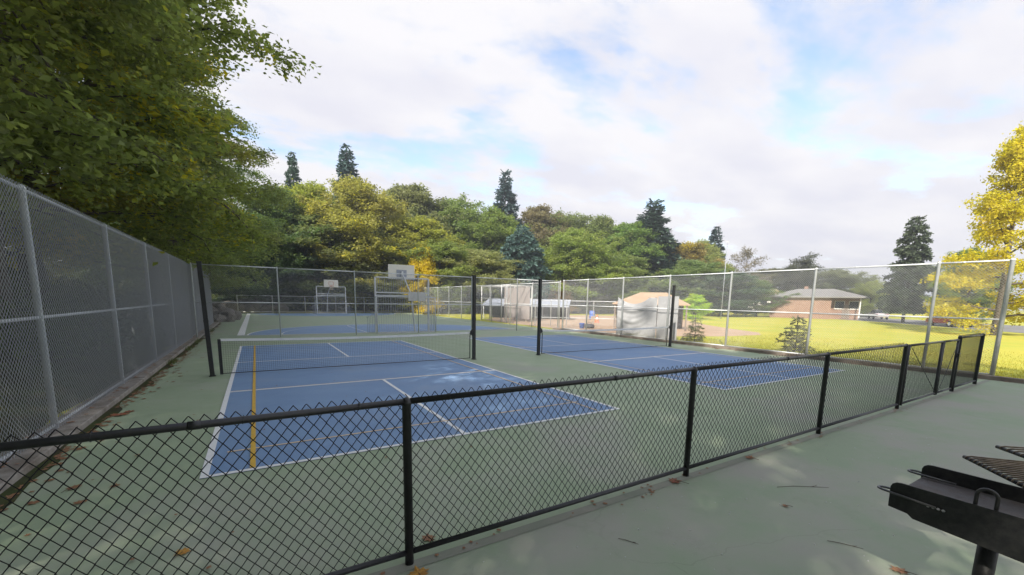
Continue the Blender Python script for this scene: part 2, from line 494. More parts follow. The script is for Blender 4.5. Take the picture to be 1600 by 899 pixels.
# ================================================================== THE SETTING
def terrain(x, y):
    """height of the wooded bank left of the courts and of the hillside behind the fields"""
    s = np.maximum(0, -1.97 - x)
    left = np.minimum(s * 0.30, 5 + s * 0.05)
    dx, dy = x - 20.0, y - 10.0
    rr = np.hypot(dx, dy)
    th = np.degrees(np.arctan2(dy, dx))
    r0 = np.interp(th, [-180, 0, 15, 40, 62, 90, 115, 140, 180], [200, 200, 120, 66, 62, 52, 49, 60, 200])
    sb = np.maximum(0, rr - r0)
    back = np.minimum(sb * 0.16, 7.0)
    return np.maximum(left, back)

def sheet(name, x0, x1, y0, y1, z, m_, parent=None, kind='structure'):
    o = MB().add([(x0, y0, z), (x1, y0, z), (x1, y1, z), (x0, y1, z)], [(0, 1, 2, 3)]).build(name, m_, parent)
    if kind and parent is None:
        o['kind'] = kind
    return o

def poly_sheet(name, pts, z, m_, parent=None):
    o = MB().add([(p[0], p[1], z) for p in pts], [tuple(range(len(pts)))]).build(name, m_, parent)
    if parent is None:
        o['kind'] = 'structure'
    return o

sheet('grass_field', -380, 880, -380, 880, -0.05, M_GRASS)

gx = np.concatenate([np.linspace(-90, -20, 15), np.linspace(-18, -2.6, 22), [-2.2, -1.97, -1.0], np.linspace(3, 170, 68)])
gy = np.concatenate([np.linspace(-60, 60, 61), np.linspace(63, 170, 36)])
GX, GY = np.meshgrid(gx, gy)
H = terrain(GX, GY)
HN = H + np.where(H > 0.02, 0.12 * np.sin(GX * 1.7 + 3 * np.sin(GY * .6)) * np.cos(GY * 1.3), 0) - 0.085
HN[H <= 0.001] = -0.2
nx, ny = len(gx), len(gy)
idx = np.arange(nx * ny).reshape(ny, nx)
q = np.stack([idx[:-1, :-1], idx[:-1, 1:], idx[1:, 1:], idx[1:, :-1]], -1).reshape(-1, 4)
me = np_mesh('hillside', np.stack([GX, GY, HN], -1).reshape(-1, 3), q)
me.shade_smooth()
tag(link_mesh('wooded_hillside', me, M_WOODFLOOR), kind='structure')

# paved slabs
sheet('court_slab', -1.55, 17.45, -2.45, 47.2, 0.0, M_GREEN)
sheet('outer_slab', -2.4, 17.45, -16.0, -2.45, 0.0, M_PAD)
sheet('dusty_edge_strip', -2.3, 17.3, -2.53, -2.43, 0.004, M_DUST)
dirt_pts = [(20.5, 11.0), (24.5, 9.6), (28.2, 9.3), (30.4, 10.6), (32.2, 13.5), (35.5, 18), (40, 22.5), (44.0, 27.4), (45, 33), (42, 38), (36, 40), (29, 38), (23, 35), (19.6, 31), (18.6, 25), (18.6, 18), (19, 13)]
poly_sheet('infield_dirt', dirt_pts, -0.044, M_DIRT)
poly_sheet('street', [(72, 22), (66.8, 15.0), (54.1, 2.4), (42, -9.5), (28, -23), (48, -33), (77, 5.8), (90, 22), (170, 52), (166, 60)], -0.04, M_ROAD)

# ---- painted courts
def line(parent, x0, y0, x1, y1, w, m_, z=0.009, name='painted_line'):
    d = Vector((x1 - x0, y1 - y0, 0))
    n = Vector((-d.y, d.x, 0)).normalized() * (w / 2)
    a, b = Vector((x0, y0, z)), Vector((x1, y1, z))
    o = MB().add([a - n, b - n, b + n, a + n], [(0, 1, 2, 3)]).build(name, m_, parent)
    return o

CW, CL, K1, K2, CC = 6.10, 13.41, 4.57, 8.84, 3.05
def court(x, y, with_yellow):
    c = sheet('blue_court', x, x + CW, y, y + CL, 0.004, M_BLUE)
    w = .066
    line(c, x + .03, y, x + .03, y + CL, .075, M_WHITE)
    line(c, x + CW - .03, y, x + CW - .03, y + CL, w, M_WHITE)
    line(c, x + .07, y + .03, x + CW - .06, y + .03, w, M_WHITE, .0092)
    line(c, x + .07, y + CL - .03, x + CW - .06, y + CL - .03, w, M_WHITE, .0092)
    for k in (K1, K2):
        line(c, x + .07, y + k, x + CW - .06, y + k, w, M_WHITE, .0094)
    line(c, x + CC, y + .06, x + CC, y + K1 - .03, w, M_WHITE, .0096)
    line(c, x + CC, y + K2 + .03, x + CC, y + CL - .06, w, M_WHITE, .0096)
    # badminton markings, thin and cream
    t = .038
    line(c, x + .2, y + .76, x + CW - .35, y + .76, t, M_ORANGE, .0112)
    line(c, x + .2, y + CL - .76, x + CW - .35, y + CL - .76, t, M_ORANGE, .0112)
    line(c, x + CW - .46, y + .1, x + CW - .46, y + CL - .1, t, M_ORANGE, .0128)
    line(c, x + .08, y + K1 + .052, x + CW - .1, y + K1 + .052, .024, M_ORANGE, .0112)
    if with_yellow:
        line(c, x + .47, y + .06, x + .47, y + CL - .06, .055, M_YELLOW, .0144)
    else:
        line(c, x + .46, y + .1, x + .46, y + CL - .1, t, M_ORANGE, .0128)
    return c
court(0.0, 0.0, True)
court(9.42, 0.07, False)

# basketball court
BX0, BX1, BY0, BY1 = -0.10, 15.15, 18.25, 46.2
bc = poly_sheet('basketball_court', [(BX0 + .05, BY0)] + [(7.52 + 7.35 * math.cos(a), BY0 + .02 + 7.1 * math.sin(a)) for a in np.linspace(math.pi, 0, 40)], 0.004, M_BLUE)
MB().add([(7.52 + 7.35 * math.cos(a), BY1 - .02 - 7.1 * math.sin(a), .004) for a in np.linspace(0, math.pi, 40)], [tuple(range(40))]).build('key_paint', M_BLUE, bc)
def arc_line(parent, cx_, cy_, rx, ry, a0, a1, w, m_, z):
    a = np.linspace(a0, a1, 48)
    vv = [(cx_ + (rx - w / 2) * math.cos(t), cy_ + (ry - w / 2) * math.sin(t), z) for t in a] + [(cx_ + (rx + w / 2) * math.cos(t), cy_ + (ry + w / 2) * math.sin(t), z) for t in a]
    MB().add(vv, [(i, i + 1, i + 49, i + 48) for i in range(47)]).build('painted_line', m_, parent)
arc_line(bc, 7.52, BY0 + .02, 7.35, 7.1, 0, math.pi, .08, M_WHITE, .0085)
arc_line(bc, 7.52, BY1 - .02, 7.35, 7.1, math.pi, 2 * math.pi, .08, M_WHITE, .0085)
arc_line(bc, 7.52, BY0 + .02, 5.9, 6.1, 0, math.pi, .05, M_WHITE, .0085)
arc_line(bc, 7.52, BY0 + 5.8, 1.8, 1.8, 0, math.pi, .05, M_WHITE, .0105)
line(bc, BX0, BY0, BX0, BY1, .30, M_WHITE, .0125)
line(bc, BX1, BY0, BX1, BY1, .08, M_WHITE, .0125)
line(bc, BX0 + .15, BY0 - .02, BX1, BY0 - .02, .10, M_WHITE, .0145)
line(bc, BX0 + .15, BY1, BX1, BY1, .10, M_WHITE, .0145)
line(bc, BX0 + .15, (BY0 + BY1) / 2, BX1, (BY0 + BY1) / 2, .05, M_WHITE, .0145)
for sx in (-1.83, 1.83):
    line(bc, 7.52 + sx, BY0 + .05, 7.52 + sx, BY0 + 5.8, .05, M_WHITE, .0125)
    line(bc, 7.52 + sx, BY1 - .05, 7.52 + sx, BY1 - 5.8, .05, M_WHITE, .0125)
line(bc, 7.52 - 1.83, BY0 + 5.8, 7.52 + 1.83, BY0 + 5.8, .05, M_WHITE, .0145)

# kerbs
def kerb(name, x0, x1, y0, y1, z0, z1, m_, n, label, cat='kerb'):
    root = empty(name, ((x0 + x1) / 2, y0, 0))
    tag(root, label, cat)
    L_ = (y1 - y0) / n
    for i in range(n):
        b = .012
        a, e = y0 + i * L_ + .006, y0 + (i + 1) * L_ - .006
        jz = rng.uniform(-.006, .006)
        jx = rng.uniform(-.008, .008)
        pr = [(x0 + jx, z0), (x1 + jx, z0), (x1 + jx, z1 - b + jz), (x1 - b + jx, z1 + jz), (x0 + b + jx, z1 + jz), (x0 + jx, z1 - b + jz)]
        mb = MB().prism([(p - (x0 + x1) / 2, q_) for p, q_ in pr], 1, a - y0, e - y0)
        mb.build('kerb_piece', m_, root)
kerb('concrete_kerb', -1.98, -1.56, -6.0, 28.6, -.1, .10, M_CONC, 11, 'leaf-strewn concrete kerb under the tall fence on the left')
kerb('timber_edging', 17.45, 17.62, -9.0, 17.2, -.1, .11, M_TIMBER, 9, 'dark weathered edging along the foot of the right fence', 'edging')
kerb('concrete_edging', 17.66, 17.84, -9.0, 17.2, -.1, .06, M_CONC, 9, 'pale concrete strip between timber edging and grass field', 'edging')

# ================================================================== FENCES
PANELS = {}
def link_panel(L_, z0, z1, p=.0725, r=.0026, asp=1.0):
    key = (round(L_, 3), z0, z1, p, r, asp)
    if key in PANELS:
        return PANELS[key]
    w = p / 2
    wz = w * asp
    K, J = int(round(L_ / w)), int((z1 - z0) / wz) + 1
    ws = L_ / K
    k, j = np.meshgrid(np.arange(K), np.arange(J), indexing='ij')
    side = (k + j) % 2
    x = (k + side) * ws
    y = np.where(side == 1, r * .7, -r * .7)
    z = z1 - (J - 1 - j) * wz
    x = x + .002 * np.sin(k * 1.9 + j * .7)
    z = z + .0025 * np.sin(k * .8 + j * .5)
    an = np.radians([90, 210, 330])
    P = np.stack([x[..., None] + 1.35 * r * np.cos(an), y[..., None] + r * np.sin(an), np.repeat(z[..., None], 3, -1)], -1)
    vid = np.arange(K * J * 3).reshape(K, J, 3)
    a, b = vid[:, :-1], vid[:, 1:]
    f = np.stack([a, np.roll(a, -1, -1), np.roll(b, -1, -1), b], -1).reshape(-1, 4)
    me_ = np_mesh('chain_link', P.reshape(-1, 3), f)
    PANELS[key] = me_
    return me_

GL3 = None
def chain_fence(name, label, p0, ang, stations, top, mats, mid=None, bottom=None, side=1, pr=.037, endr=None, rr=.021, z0=.05, pitch=.0725, wr=.0026, tooth=.048, cat='fence', skip=(), post_over=.0, asp=1.0):
    """stations: distances along the fence of its posts; ang: direction of the fence in the plan"""
    root = empty(name, (p0[0], p0[1], 0), ang)
    tag(root, label, cat)
    mp_, mr_, mw_ = mats
    for i, s in enumerate(stations):
        r_ = endr if (endr and i in (0, len(stations) - 1)) else pr
        h = top + post_over
        mb = MB().lathe((s, 0, 0), [(r_, -.05), (r_, h), (r_ * 1.12, h + .004), (r_ * 1.12, h + .02), (r_ * .75, h + .045), (r_ * .2, h + .055)], 14)
        mb.build('post', mp_, root, True)
    for i in range(len(stations) - 1):
        a, b = stations[i], stations[i + 1]
        if i in skip:
            continue
        for nm, z in (('top_rail', top), ('middle_rail', mid), ('bottom_rail', bottom)):
            if z is None:
                continue
            o = MB().tube([(a + pr * .8, 0, z), (b - pr * .8, 0, z)], rr, 10).build(nm, mr_, root, True)
            if nm == 'top_rail' and pitch < .1:
                MB().tube([(a + (b - a) * .62, 0, z), (a + (b - a) * .62 + .06, 0, z)], rr * 1.14, 10).build('rail_sleeve', mr_, o, True)
        pm = link_panel(b - a, z0, top + tooth, pitch, wr, asp)
        o = link_mesh('chain_link_mesh', pm, mw_, root, (a, side * (max(pr, rr) * .62 + .012), 0))
        # wire ties on the top rail
        if pitch < .1:
            mb = MB()
            n_ = max(2, int((b - a) / .62))
            for t in range(n_):
                xx = a + (b - a) * (t + .5) / n_
                ring = [(xx + .004 * math.sin(u_), (rr + .004) * math.cos(u_) + side * .004, top + (rr + .004) * math.sin(u_)) for u_ in np.linspace(0, 2 * math.pi, 9)]
                mb.tube(ring, .0022, 4, False)
            tag(mb.build('tie_wire', mw_, root), kind='stuff')
    return root

G3 = (M_GALV, M_GALV, M_GALVD)
GL3 = (M_GALV, M_GALV, M_WIREL)
B3 = (M_BLACK, M_BLACK, M_BLACK)
# low black fence in the foreground: local x runs along world +X
XS = [-1.70, 1.452, 4.604, 7.724, 10.86]
chain_fence('black_chain_link_fence', 'low black chain link fence running across the foreground', (0, -2.45), 0, XS, 1.212, B3, None, .092, 1, .031, None, .0215, .03, post_over=-.025, wr=.0030, asp=1.26)
chain_fence('black_chain_link_fence', 'short black fence bay at the far right beyond the gate', (0, -2.45), 0, [14.2, 16.1], 1.25, B3, None, .092, 1, .037, None, .0215, .03, post_over=-.01, wr=.0030, asp=1.26)

def gate_leaf(x0, x1, label, rise):
    g = empty('black_gate', (x0, -2.45, 0))
    tag(g, label, 'gate')
    L_ = x1 - x0
    for s in (0.0, L_):
        MB().tube([(s, 0, .05), (s, 0, 1.22)], .026, 10).build('gate_upright', M_BLACK, g, True)
    MB().tube([(0, 0, 1.20), (L_, 0, 1.20)], .022, 10).build('top_rail', M_BLACK, g, True)
    MB().tube([(0, 0, .085), (L_, 0, .085)], .022, 10).build('bottom_rail', M_BLACK, g, True)
    z0, z1 = (.09, 1.19) if rise else (1.19, .09)
    MB().tube([(.02, -.02, z0), (L_ - .02, -.02, z1)], .006, 6).build('truss_rod', M_BLACK, g)
    link_mesh('chain_link_mesh', link_panel(L_, .06, 1.2, wr_p, .0030, 1.26), M_BLACK, g, (0, .028, 0))
    return g
wr_p = .0725
gate_leaf(11.02, 12.98, 'wider black gate leaf hung on the thick left gate post', False)
g2 = gate_leaf(13.06, 14.08, 'narrow black gate leaf latched to the taller right gate post', True)
MB().box((.97, -.05, .86), (.1, .05, .09)).tube([(.9, -.06, .90), (1.1, -.06, .90)], .01, 6).build('latch', M_BLACK, g2)

# tall grey fences
LY = [-4.1, -.75, 2.6, 5.95, 9.3, 12.65, 16.75]
chain_fence('tall_grey_fence', 'tall grey chain link fence along the left side under the trees', (-1.80, 0), math.pi / 2, LY, 3.17, GL3, 1.58, .14, -1, .037, None, .021, .10, wr=.0030)
chain_fence('tall_grey_fence', 'rear stretch of tall grey fence beside the basketball court, left', (-1.86, 16.95), math.pi / 2, [.1, 3.4, 6.7, 11.1], 3.17, GL3, 1.58, .14, -1, .037, None, .021, .10, wr=.0030)
FX = [-1.62, 1.5, 4.85, 8.1, 11.3, 14.4, 17.72]
chain_fence('cross_fence', 'tall grey fence crossing behind the blue courts before the basketball court', (0, 16.85), 0, FX, 3.15, G3, 1.58, None, 1, .030, None, .021, .04, wr=.0024)
RY = [-2.42, -1.0, 2.2, 5.35, 8.45, 11.5, 14.4, 16.75]
chain_fence('tall_grey_fence', 'tall grey fence between right court and sunny grass field', (17.93, 0), math.pi / 2, RY, 3.2, G3, 1.62, .10, -1, .042, .052, .023, .06, wr=.0030)
chain_fence('tall_grey_fence', 'far stretch of grey fence between basketball court and ball field', (17.80, 17.0), math.pi / 2, [0.1, 3.2, 6.3, 9.4, 12.5, 15.6, 18.7, 21.8, 24.9, 28.0], 3.1, G3, 1.6, None, -1, .035, None, .023, .06, .145, .0034)
chain_fence('grey_fence', 'low grey fence at the far end of the basketball court', (-1.1, 48.4), -.02, [0, 3.25, 6.5, 9.75, 13.0, 16.25, 19.2], 1.86, G3, None, .10, 1, .045, None, .03, .08, .145, .003)
chain_fence('field_fence', 'waist-high grey fence in front of the ball field dugout', (18.9, 21.4), math.atan2(17.0 - 21.4, 24.2 - 18.9), [0, 1.2, 2.4, 4.4, 6.8], 1.90, G3, .62, None, 1, .03, None, .024, .05, .145, .003)

# ================================================================== NETS AND POLES
POLE_X = [-.37, 6.47, 8.99, 16.02]
POLE_L = ['leftmost tall black square pole, beside the left net end', 'tall black pole at the right end of the nearer net', 'tall black pole at the left end of the farther net', 'rightmost tall black pole, in front of the grey tarp']
for px_, lb in zip(POLE_X, POLE_L):
    o = empty('tall_pole', (px_, 6.72, 0))
    tag(o, lb, 'pole', 'tall black poles beside the nets')
    if px_ < 0:
        o.rotation_euler = (0, R(-1.6), 0)
    mb = MB().box((0, 0, 1.31), (.088, .088, 2.62))
    mb.build('shaft', M_BLACKM, o)
    MB().box((0, 0, 2.635), (.096, .096, .03)).build('cap', M_BLACKM, o)
    MB().box((0, 0, .012), (.13, .13, .016)).build('foot_plate', M_BLACKM, o)
    MB().box((0, 0, 1.30), (.096, .096, .05)).build('collar', M_BLACKM, o)
    if px_ > 0:
        s = -1 if px_ in (POLE_X[1], POLE_X[3]) else 1
        MB().prism([(s * .044, .74), (s * .044, .98), (s * .13, .90), (s * .15, .82), (s * .10, .80)][::s], 1, -.02, .02).build('net_bracket', M_BLACKM, o)

def net(x0, x1, y, label, thick_left):
    n_ = empty('court_net', ((x0 + x1) / 2, y, 0))
    tag(n_, label, 'net')
    xc = (x0 + x1) / 2
    a, b = x0 - xc, x1 - xc
    top = lambda x_: .885 - .045 * (1 - (2 * x_ / (b - a)) ** 2)
    xs = np.linspace(a, b, 25)
    mb = MB()
    th, hh = .011, .058
    vv, ff = [], []
    for x_ in xs:
        z = top(x_)
        vv += [(x_, -th, z - hh), (x_, th, z - hh), (x_, th, z), (x_, -th, z)]
    for i in range(len(xs) - 1):
        for j in range(4):
            ff.append((4 * i + j, 4 * i + (j + 1) % 4, 4 * i + 4 + (j + 1) % 4, 4 * i + 4 + j))
    ff += [(3, 2, 1, 0), tuple(4 * (len(xs) - 1) + j for j in range(4))]
    mb.add(vv, ff).build('top_tape', M_WHITE, n_)
    mb = MB()
    g = .046
    nv = int((b - a) / g)
    for i in range(nv + 1):
        x_ = a + (b - a) * i / nv
        mb.tube([(x_, 0, .055), (x_, 0, top(x_) - .03)], .0017, 3, False)
    for j in range(1, 18):
        mb.tube([(x_, 0, .05 + (top(x_) - .08) * j / 18) for x_ in np.linspace(a, b, 13)], .0017, 3, False)
    mb.build('netting', M_BLACK, n_)
    MB().tube([(x_, 0, .05) for x_ in np.linspace(a, b, 9)], .011, 6).build('bottom_cord', M_BLACK, n_)
    for s, x_ in ((-1, a), (1, b)):
        if s < 0 and thick_left:
            MB().box((x_ - .02, 0, .45), (.065, .05, .84)).build('end_post', M_BLACKM, n_)
        else:
            MB().tube([(x_, 0, .035), (x_, 0, .76), (x_ + s * .015, 0, .80), (x_ + s * .06, 0, .83)], .016, 8).build('end_bar', M_BLACKM, n_, True)
    return n_
net(-.17, 6.34, 6.74, 'nearer net with white top tape stretched over the left blue court', True)
net(9.16, 15.84, 6.76, 'farther net with white top tape over the right blue court', False)

# ================================================================== BASKETBALL GOALS
def goal(name, loc, rz, label, sign):
    """combined steel ball goal: barred rebound wall, barred goal below, backboard and hoop above; local +y faces the court"""
    g = empty(name, loc, rz)
    tag(g, label, 'goal')
    W_ = 1.5
    for s in (-1, 1):
        MB().box((s * W_, 0, 1.5), (.09, .09, 3.0)).build('post', M_GALV, g)
        MB().tube([(s * W_, -.0, 2.0), (s * (W_ + .12), -.75, 1.95), (s * (W_ + .12), -.75, 0)], .03, 8).build('side_brace', M_GALV, g, True)
        wing = MB()
        for k in range(5):
            wing.tube([(s * (W_ + .10 + .09 * k), -.02, 0), (s * (W_ + .10 + .09 * k), -.02, 1.05 - .06 * k)], .011, 5)
        wing.tube([(s * W_, -.02, 1.1), (s * (W_ + .5), -.02, .8)], .016, 5)
        wing.build('wing_rail', M_STEELB, g)
    for z in (3.0, 2.18, 2.02):
        MB().box((0, 0, z), (2 * W_ - .1, .07, .07)).build('cross_beam', M_GALV, g)
    for k in range(23):
        x_ = -W_ + .13 + (2 * W_ - .26) * k / 22
        MB().tube([(x_, 0, 2.2), (x_, 0, 2.98)], .012, 6).build('bar', M_STEELB, g)
    for k in range(25):
        x_ = -W_ - .02 + (2 * W_ + .04) * k / 24
        MB().tube([(x_, -.75, .03), (x_, -.75, 1.95)], .009, 5).build('bar', M_GALVD, g)
    MB().tube([(-W_ - .1, -.75, 1.95), (W_ + .1, -.75, 1.95)], .025, 6).build('goal_rail', M_GALV, g)
    MB().box((0, -.75, .03), (2 * W_ + .1, .05, .06)).build('goal_sill', M_GALV, g)
    bx = 0.0
    b = MB().box((bx, .16, 3.33), (1.48, .04, .80)).build('backboard', M_BOARD, g)
    fr = MB()
    for dx, dz, sx, sz in ((0, -.06, .5, .03), (0, .29, .5, .03), (-.235, .115, .03, .32), (.235, .115, .03, .32)):
        fr.box((bx + dx, .184, 3.22 + dz), (sx, .006, sz))
    fr.build('target_square', M_ORIM, b)
    MB().box((bx, .125, 3.25), (.56, .03, .40)).build('mounting_plate', M_STEELB, g)
    MB().box((bx, .05, 3.12), (.10, .14, .5)).tube([(.0, 0, 3.2), (.32, -.5, 2.1), (.42, -.74, .05)], .04, 8).build('support_arm', M_GALV, g)
    rim = [(bx + .225 * math.cos(t), .45 + .225 * math.sin(t), 3.05) for t in np.linspace(0, 2 * math.pi, 25)]
    rm = MB().tube(rim, .010, 6, False).box((bx, .21, 3.04), (.12, .06, .08)).build('rim', M_ORIM, g, True)
    nb = MB()
    for k in range(12):
        for sg in (1, -1):
            pts = []
            for i in range(5):
                t = 2 * math.pi * (k + sg * i * .5) / 12
                rr_ = .222 - .026 * i
                pts.append((bx + rr_ * math.cos(t), .45 + rr_ * math.sin(t), 3.04 - .105 * i))
            nb.tube(pts, .006, 4, False)
    nb.build('hoop_net', M_CORD, rm)
    if sign:
        s_ = MB().box((.55, -.80, 1.99), (.98, .03, .48)).build('sign_panel', M_WPIPE, g)
    return g
goal('basketball_goal', (7.65, 18.15, 0), 0, 'nearer steel ball goal with white backboard seen from behind', True)
goal('basketball_goal', (7.85, 45.6, 0), math.pi, 'far steel ball goal with white backboard facing the camera', False)

# ================================================================== BALL FIELD THINGS
def cloth(name, label, x, ya, yb, z0, z1, m_, swag):
    ns, nz = 46, 36
    s, t = np.meshgrid(np.linspace(0, 1, ns), np.linspace(0, 1, nz), indexing='ij')
    y = ya + (yb - ya) * s
    sag = swag * np.clip(1 - ((s - .42) / .40) ** 2, 0, 1)
    z = z0 + (z1 - z0 - sag) * t
    u_ = (z1 - z) + 1.3 * (s - .42) ** 2 * (1.2 + (1 - t))
    inside = np.clip(1 - np.abs(s - .42) / .48, 0, 1)
    d = .075 * inside * np.sin(9.5 * u_ - 1.5) * (.35 + .65 * t) + .03 * np.sin(21 * u_ + 5 * s) * inside + .012 * np.sin(14 * s)
    P = np.stack([x + d, y, z], -1).reshape(-1, 3)
    id_ = np.arange(ns * nz).reshape(ns, nz)
    f = np.stack([id_[:-1, :-1], id_[1:, :-1], id_[1:, 1:], id_[:-1, 1:]], -1).reshape(-1, 4)
    me_ = np_mesh(name, P, f)
    me_.shade_smooth()
    root = empty(name, (x, (ya + yb) / 2, 0))
    tag(root, label, 'tarp')
    c = link_mesh('cloth', me_, m_, root)
    c.matrix_parent_inverse = Matrix.Translation((-x, -(ya + yb) / 2, 0))
    md = c.modifiers.new('thickness', 'SOLIDIFY')
    md.thickness = .004
    h = MB()
    for yy in (ya, ya + (yb - ya) * .84, yb):
        h.tube([(-.01, yy - (ya + yb) / 2, z1 - .02), (-.17, yy - (ya + yb) / 2, z1 + .01)], .008, 5)
    h.build('tie_cord', M_BLACK, root)
    return root
cloth('hanging_tarp', 'sagging grey tarp hung on the outside of the right fence', 18.12, 12.05, 9.3, .10, 2.15, M_TARP, .34)
bd = empty('grey_board', (18.24, 8.72, 0))
tag(bd, 'flat grey upright board right of the sagging tarp', 'board')
MB().box((0, 0, 1.15), (.03, 1.22, 2.14)).build('panel', M_TARP, bd)
for s in (-1, 1):
    MB().box((.035, s * .55, 1.08), (.04, .06, 2.28)).build('batten', M_TIMBER, bd)

# white pipe cage
cg = empty('pipe_cage', (19.0, 28.3, 0))
tag(cg, 'white pipe batting cage frame with grey panels beyond the basketball court', 'cage')
for yy in (-2.4, -1.5, .6, 2.3):
    for xx in (0, 2.6):
        MB().tube([(xx, yy, -.05), (xx, yy, 3.15)], .055, 8).build('upright', M_WPIPE, cg, True)
    MB().tube([(0, yy, 3.12), (2.6, yy, 3.12)], .04, 8).build('roof_pipe', M_WPIPE, cg, True)
for xx in (0, 2.6):
    for z in (3.12, 2.0):
        MB().tube([(xx, -2.4, z), (xx, 2.3, z)], .04, 8).build('rail', M_WPIPE, cg, True)
MB().box((2.55, .1, 1.6), (.03, 4.5, 2.9)).build('back_panel', mat('pinkish_panel', (.33, .29, .275), .8), cg)
link_mesh('chain_link_mesh', link_panel(4.7, .05, 3.1, .145, .0034), M_GALVD, cg, (-.07, -2.4, 0)).rotation_euler = (0, 0, math.pi / 2)

# dugout with white sloping roof
dg = empty('white_roof_dugout', (25.3, 31.4, -.3), math.atan2(-6, 6.5))
tag(dg, 'dugout with white sloping canopy roof behind the field fence', 'dugout')
vv = []
MB().prism([(-1.6, 1.55), (1.5, 2.25), (1.5, 2.32), (-1.6, 1.62)], 0, -5.0, 4.0).build('canopy', M_CANVAS, dg)
for xx in (-4.8, -2, 1, 3.8):
    MB().tube([(xx, -1.5, -.05), (xx, -1.5, 1.6)], .05, 8).build('post', M_GALV, dg)
    MB().tube([(xx, 1.4, -.05), (xx, 1.4, 2.26)], .05, 8).build('post', M_GALV, dg)
MB().box((-.5, 1.5, .9), (8.8, .05, 1.9)).build('back_wall', M_DARKBAG, dg)
MB().box((-.5, .6, .45), (8, .3, .05)).build('bench', M_TIMBER, dg)

# dugout with tan roof
td = empty('tan_roof_dugout', (25.3, 15.9, 0), math.atan2(-3.0, 2.7))
tag(td, 'dugout with tan hipped roof showing above the tarp', 'dugout')
rf = MB().add([(-2.6, -1.5, 1.80), (2.6, -1.5, 1.80), (2.6, 1.5, 1.80), (-2.6, 1.5, 1.80), (-.7, 0, 2.62), (1.1, 0, 2.62), (-2.6, -1.5, 1.72), (2.6, -1.5, 1.72), (2.6, 1.5, 1.72), (-2.6, 1.5, 1.72)],
    [(0, 1, 5, 4), (1, 2, 5), (2, 3, 4, 5), (3, 0, 4), (6, 7, 1, 0), (7, 8, 2, 1), (8, 9, 3, 2), (9, 6, 0, 3), (9, 8, 7, 6)]).build('roof', M_TANROOF, td)
for xx in (-2.4, 0, 2.4):
    for yy in (-1.35, 1.35):
        MB().box((xx, yy, .85), (.1, .1, 1.74)).build('post', M_TIMBER, td)
MB().box((0, 1.28, .8), (4.7, .05, 1.7)).build('back_wall', M_DARKBAG, td)  # wall coloured dark to stand in for the shade inside the dugout
MB().box((0, .7, .42), (4.2, .32, .05)).build('bench', M_TIMBER, td)

# small things on the dirt
o = empty('traffic_cone', (27.7, 24.0, -.04))
tag(o, 'orange cone standing on the infield dirt', 'cone')
MB().lathe((0, 0, .03), [(.17, 0), (.15, .03), (.04, .68), (.03, .7)], 14).build('cone_body', M_CONE, o, True)
MB().box((0, 0, .015), (.40, .40, .03)).build('base', M_CONE, o)
MB().lathe((0, 0, .30), [(.125, 0), (.095, .16)], 14).build('white_band', M_WHITE, o)
o = empty('blue_barrel', (31.4, 28.8, -.04))
tag(o, 'blue barrel at the back of the infield dirt', 'barrel')
MB().lathe((0, 0, 0), [(.26, 0), (.29, .05), (.29, .3), (.31, .32), (.29, .34), (.29, .6), (.31, .62), (.29, .64), (.29, .86), (.26, .9)], 16).build('drum', M_BLUEP, o, True)
MB().lathe((0, 0, .9), [(.27, 0), (.27, .03), (.1, .035)], 16).build('lid', M_BLUEP, o)
o = empty('blue_bucket', (20.6, 17.9, -.04))
tag(o, 'blue bucket on the ground at the foot of the field fence', 'bucket')
MB().lathe((0, 0, 0), [(.15, 0), (.19, .34), (.205, .35), (.205, .37), (.18, .37), (.14, .04)], 16).build('pail', M_BLUEP, o, True)
MB().tube([(.2 * math.cos(t), 0, .36 + .16 * math.sin(t)) for t in np.linspace(0, math.pi, 9)], .006, 5).build('handle', M_GALV, o)
o = empty('equipment_bag', (21.1, 17.65, -.04), -.7)
tag(o, 'dark rounded bag lying right of the blue bucket', 'bag')
vv, ff = [], []
prof = [(0.0, -.36), (.10, -.35), (.16, -.28), (.18, -.1), (.175, .1), (.15, .28), (.09, .35), (0.0, .36)]
mb = MB()
for i, (r_, x_) in enumerate(prof):
    for j in range(12):
        t = 2 * math.pi * j / 12
        vv.append((x_, r_ * 1.1 * math.cos(t), .17 + r_ * .95 * math.sin(t) - .02 * abs(x_)))
for i in range(len(prof) - 1):
    for j in range(12):
        ff.append((i * 12 + j, i * 12 + (j + 1) % 12, i * 12 + 12 + (j + 1) % 12, i * 12 + 12 + j))
mb.add(vv, ff).build('bag_body', M_DARKBAG, o, True)
MB().tube([(-.15, 0, .34), (-.1, 0, .43), (.1, 0, .43), (.15, 0, .34)], .012, 5).build('handle', M_BLACK, o)
o = empty('tan_box', (28.9, 25.6, -.04), .3)
tag(o, 'tan box behind the orange cone', 'box')
MB().box((0, 0, .22), (.7, .45, .44)).build('box_body', M_TANROOF, o)
MB().box((0, 0, .46), (.74, .49, .04)).build('lid', M_TANROOF, o)

# slim light pole beyond the field
o = empty('light_pole', (51.4, 26.7, 0))
tag(o, 'thin grey light pole rising above the right fence', 'pole')
MB().tube([(0, 0, -.1), (0, 0, 9.5)], [.05, .03], 8).build('shaft', M_STEELB, o, True)
MB().tube([(0, 0, 9.4), (.5, .3, 9.6)], .03, 6).box((.62, .37, 9.6), (.4, .18, .08), .54).build('lamp_arm', M_GALV, o)

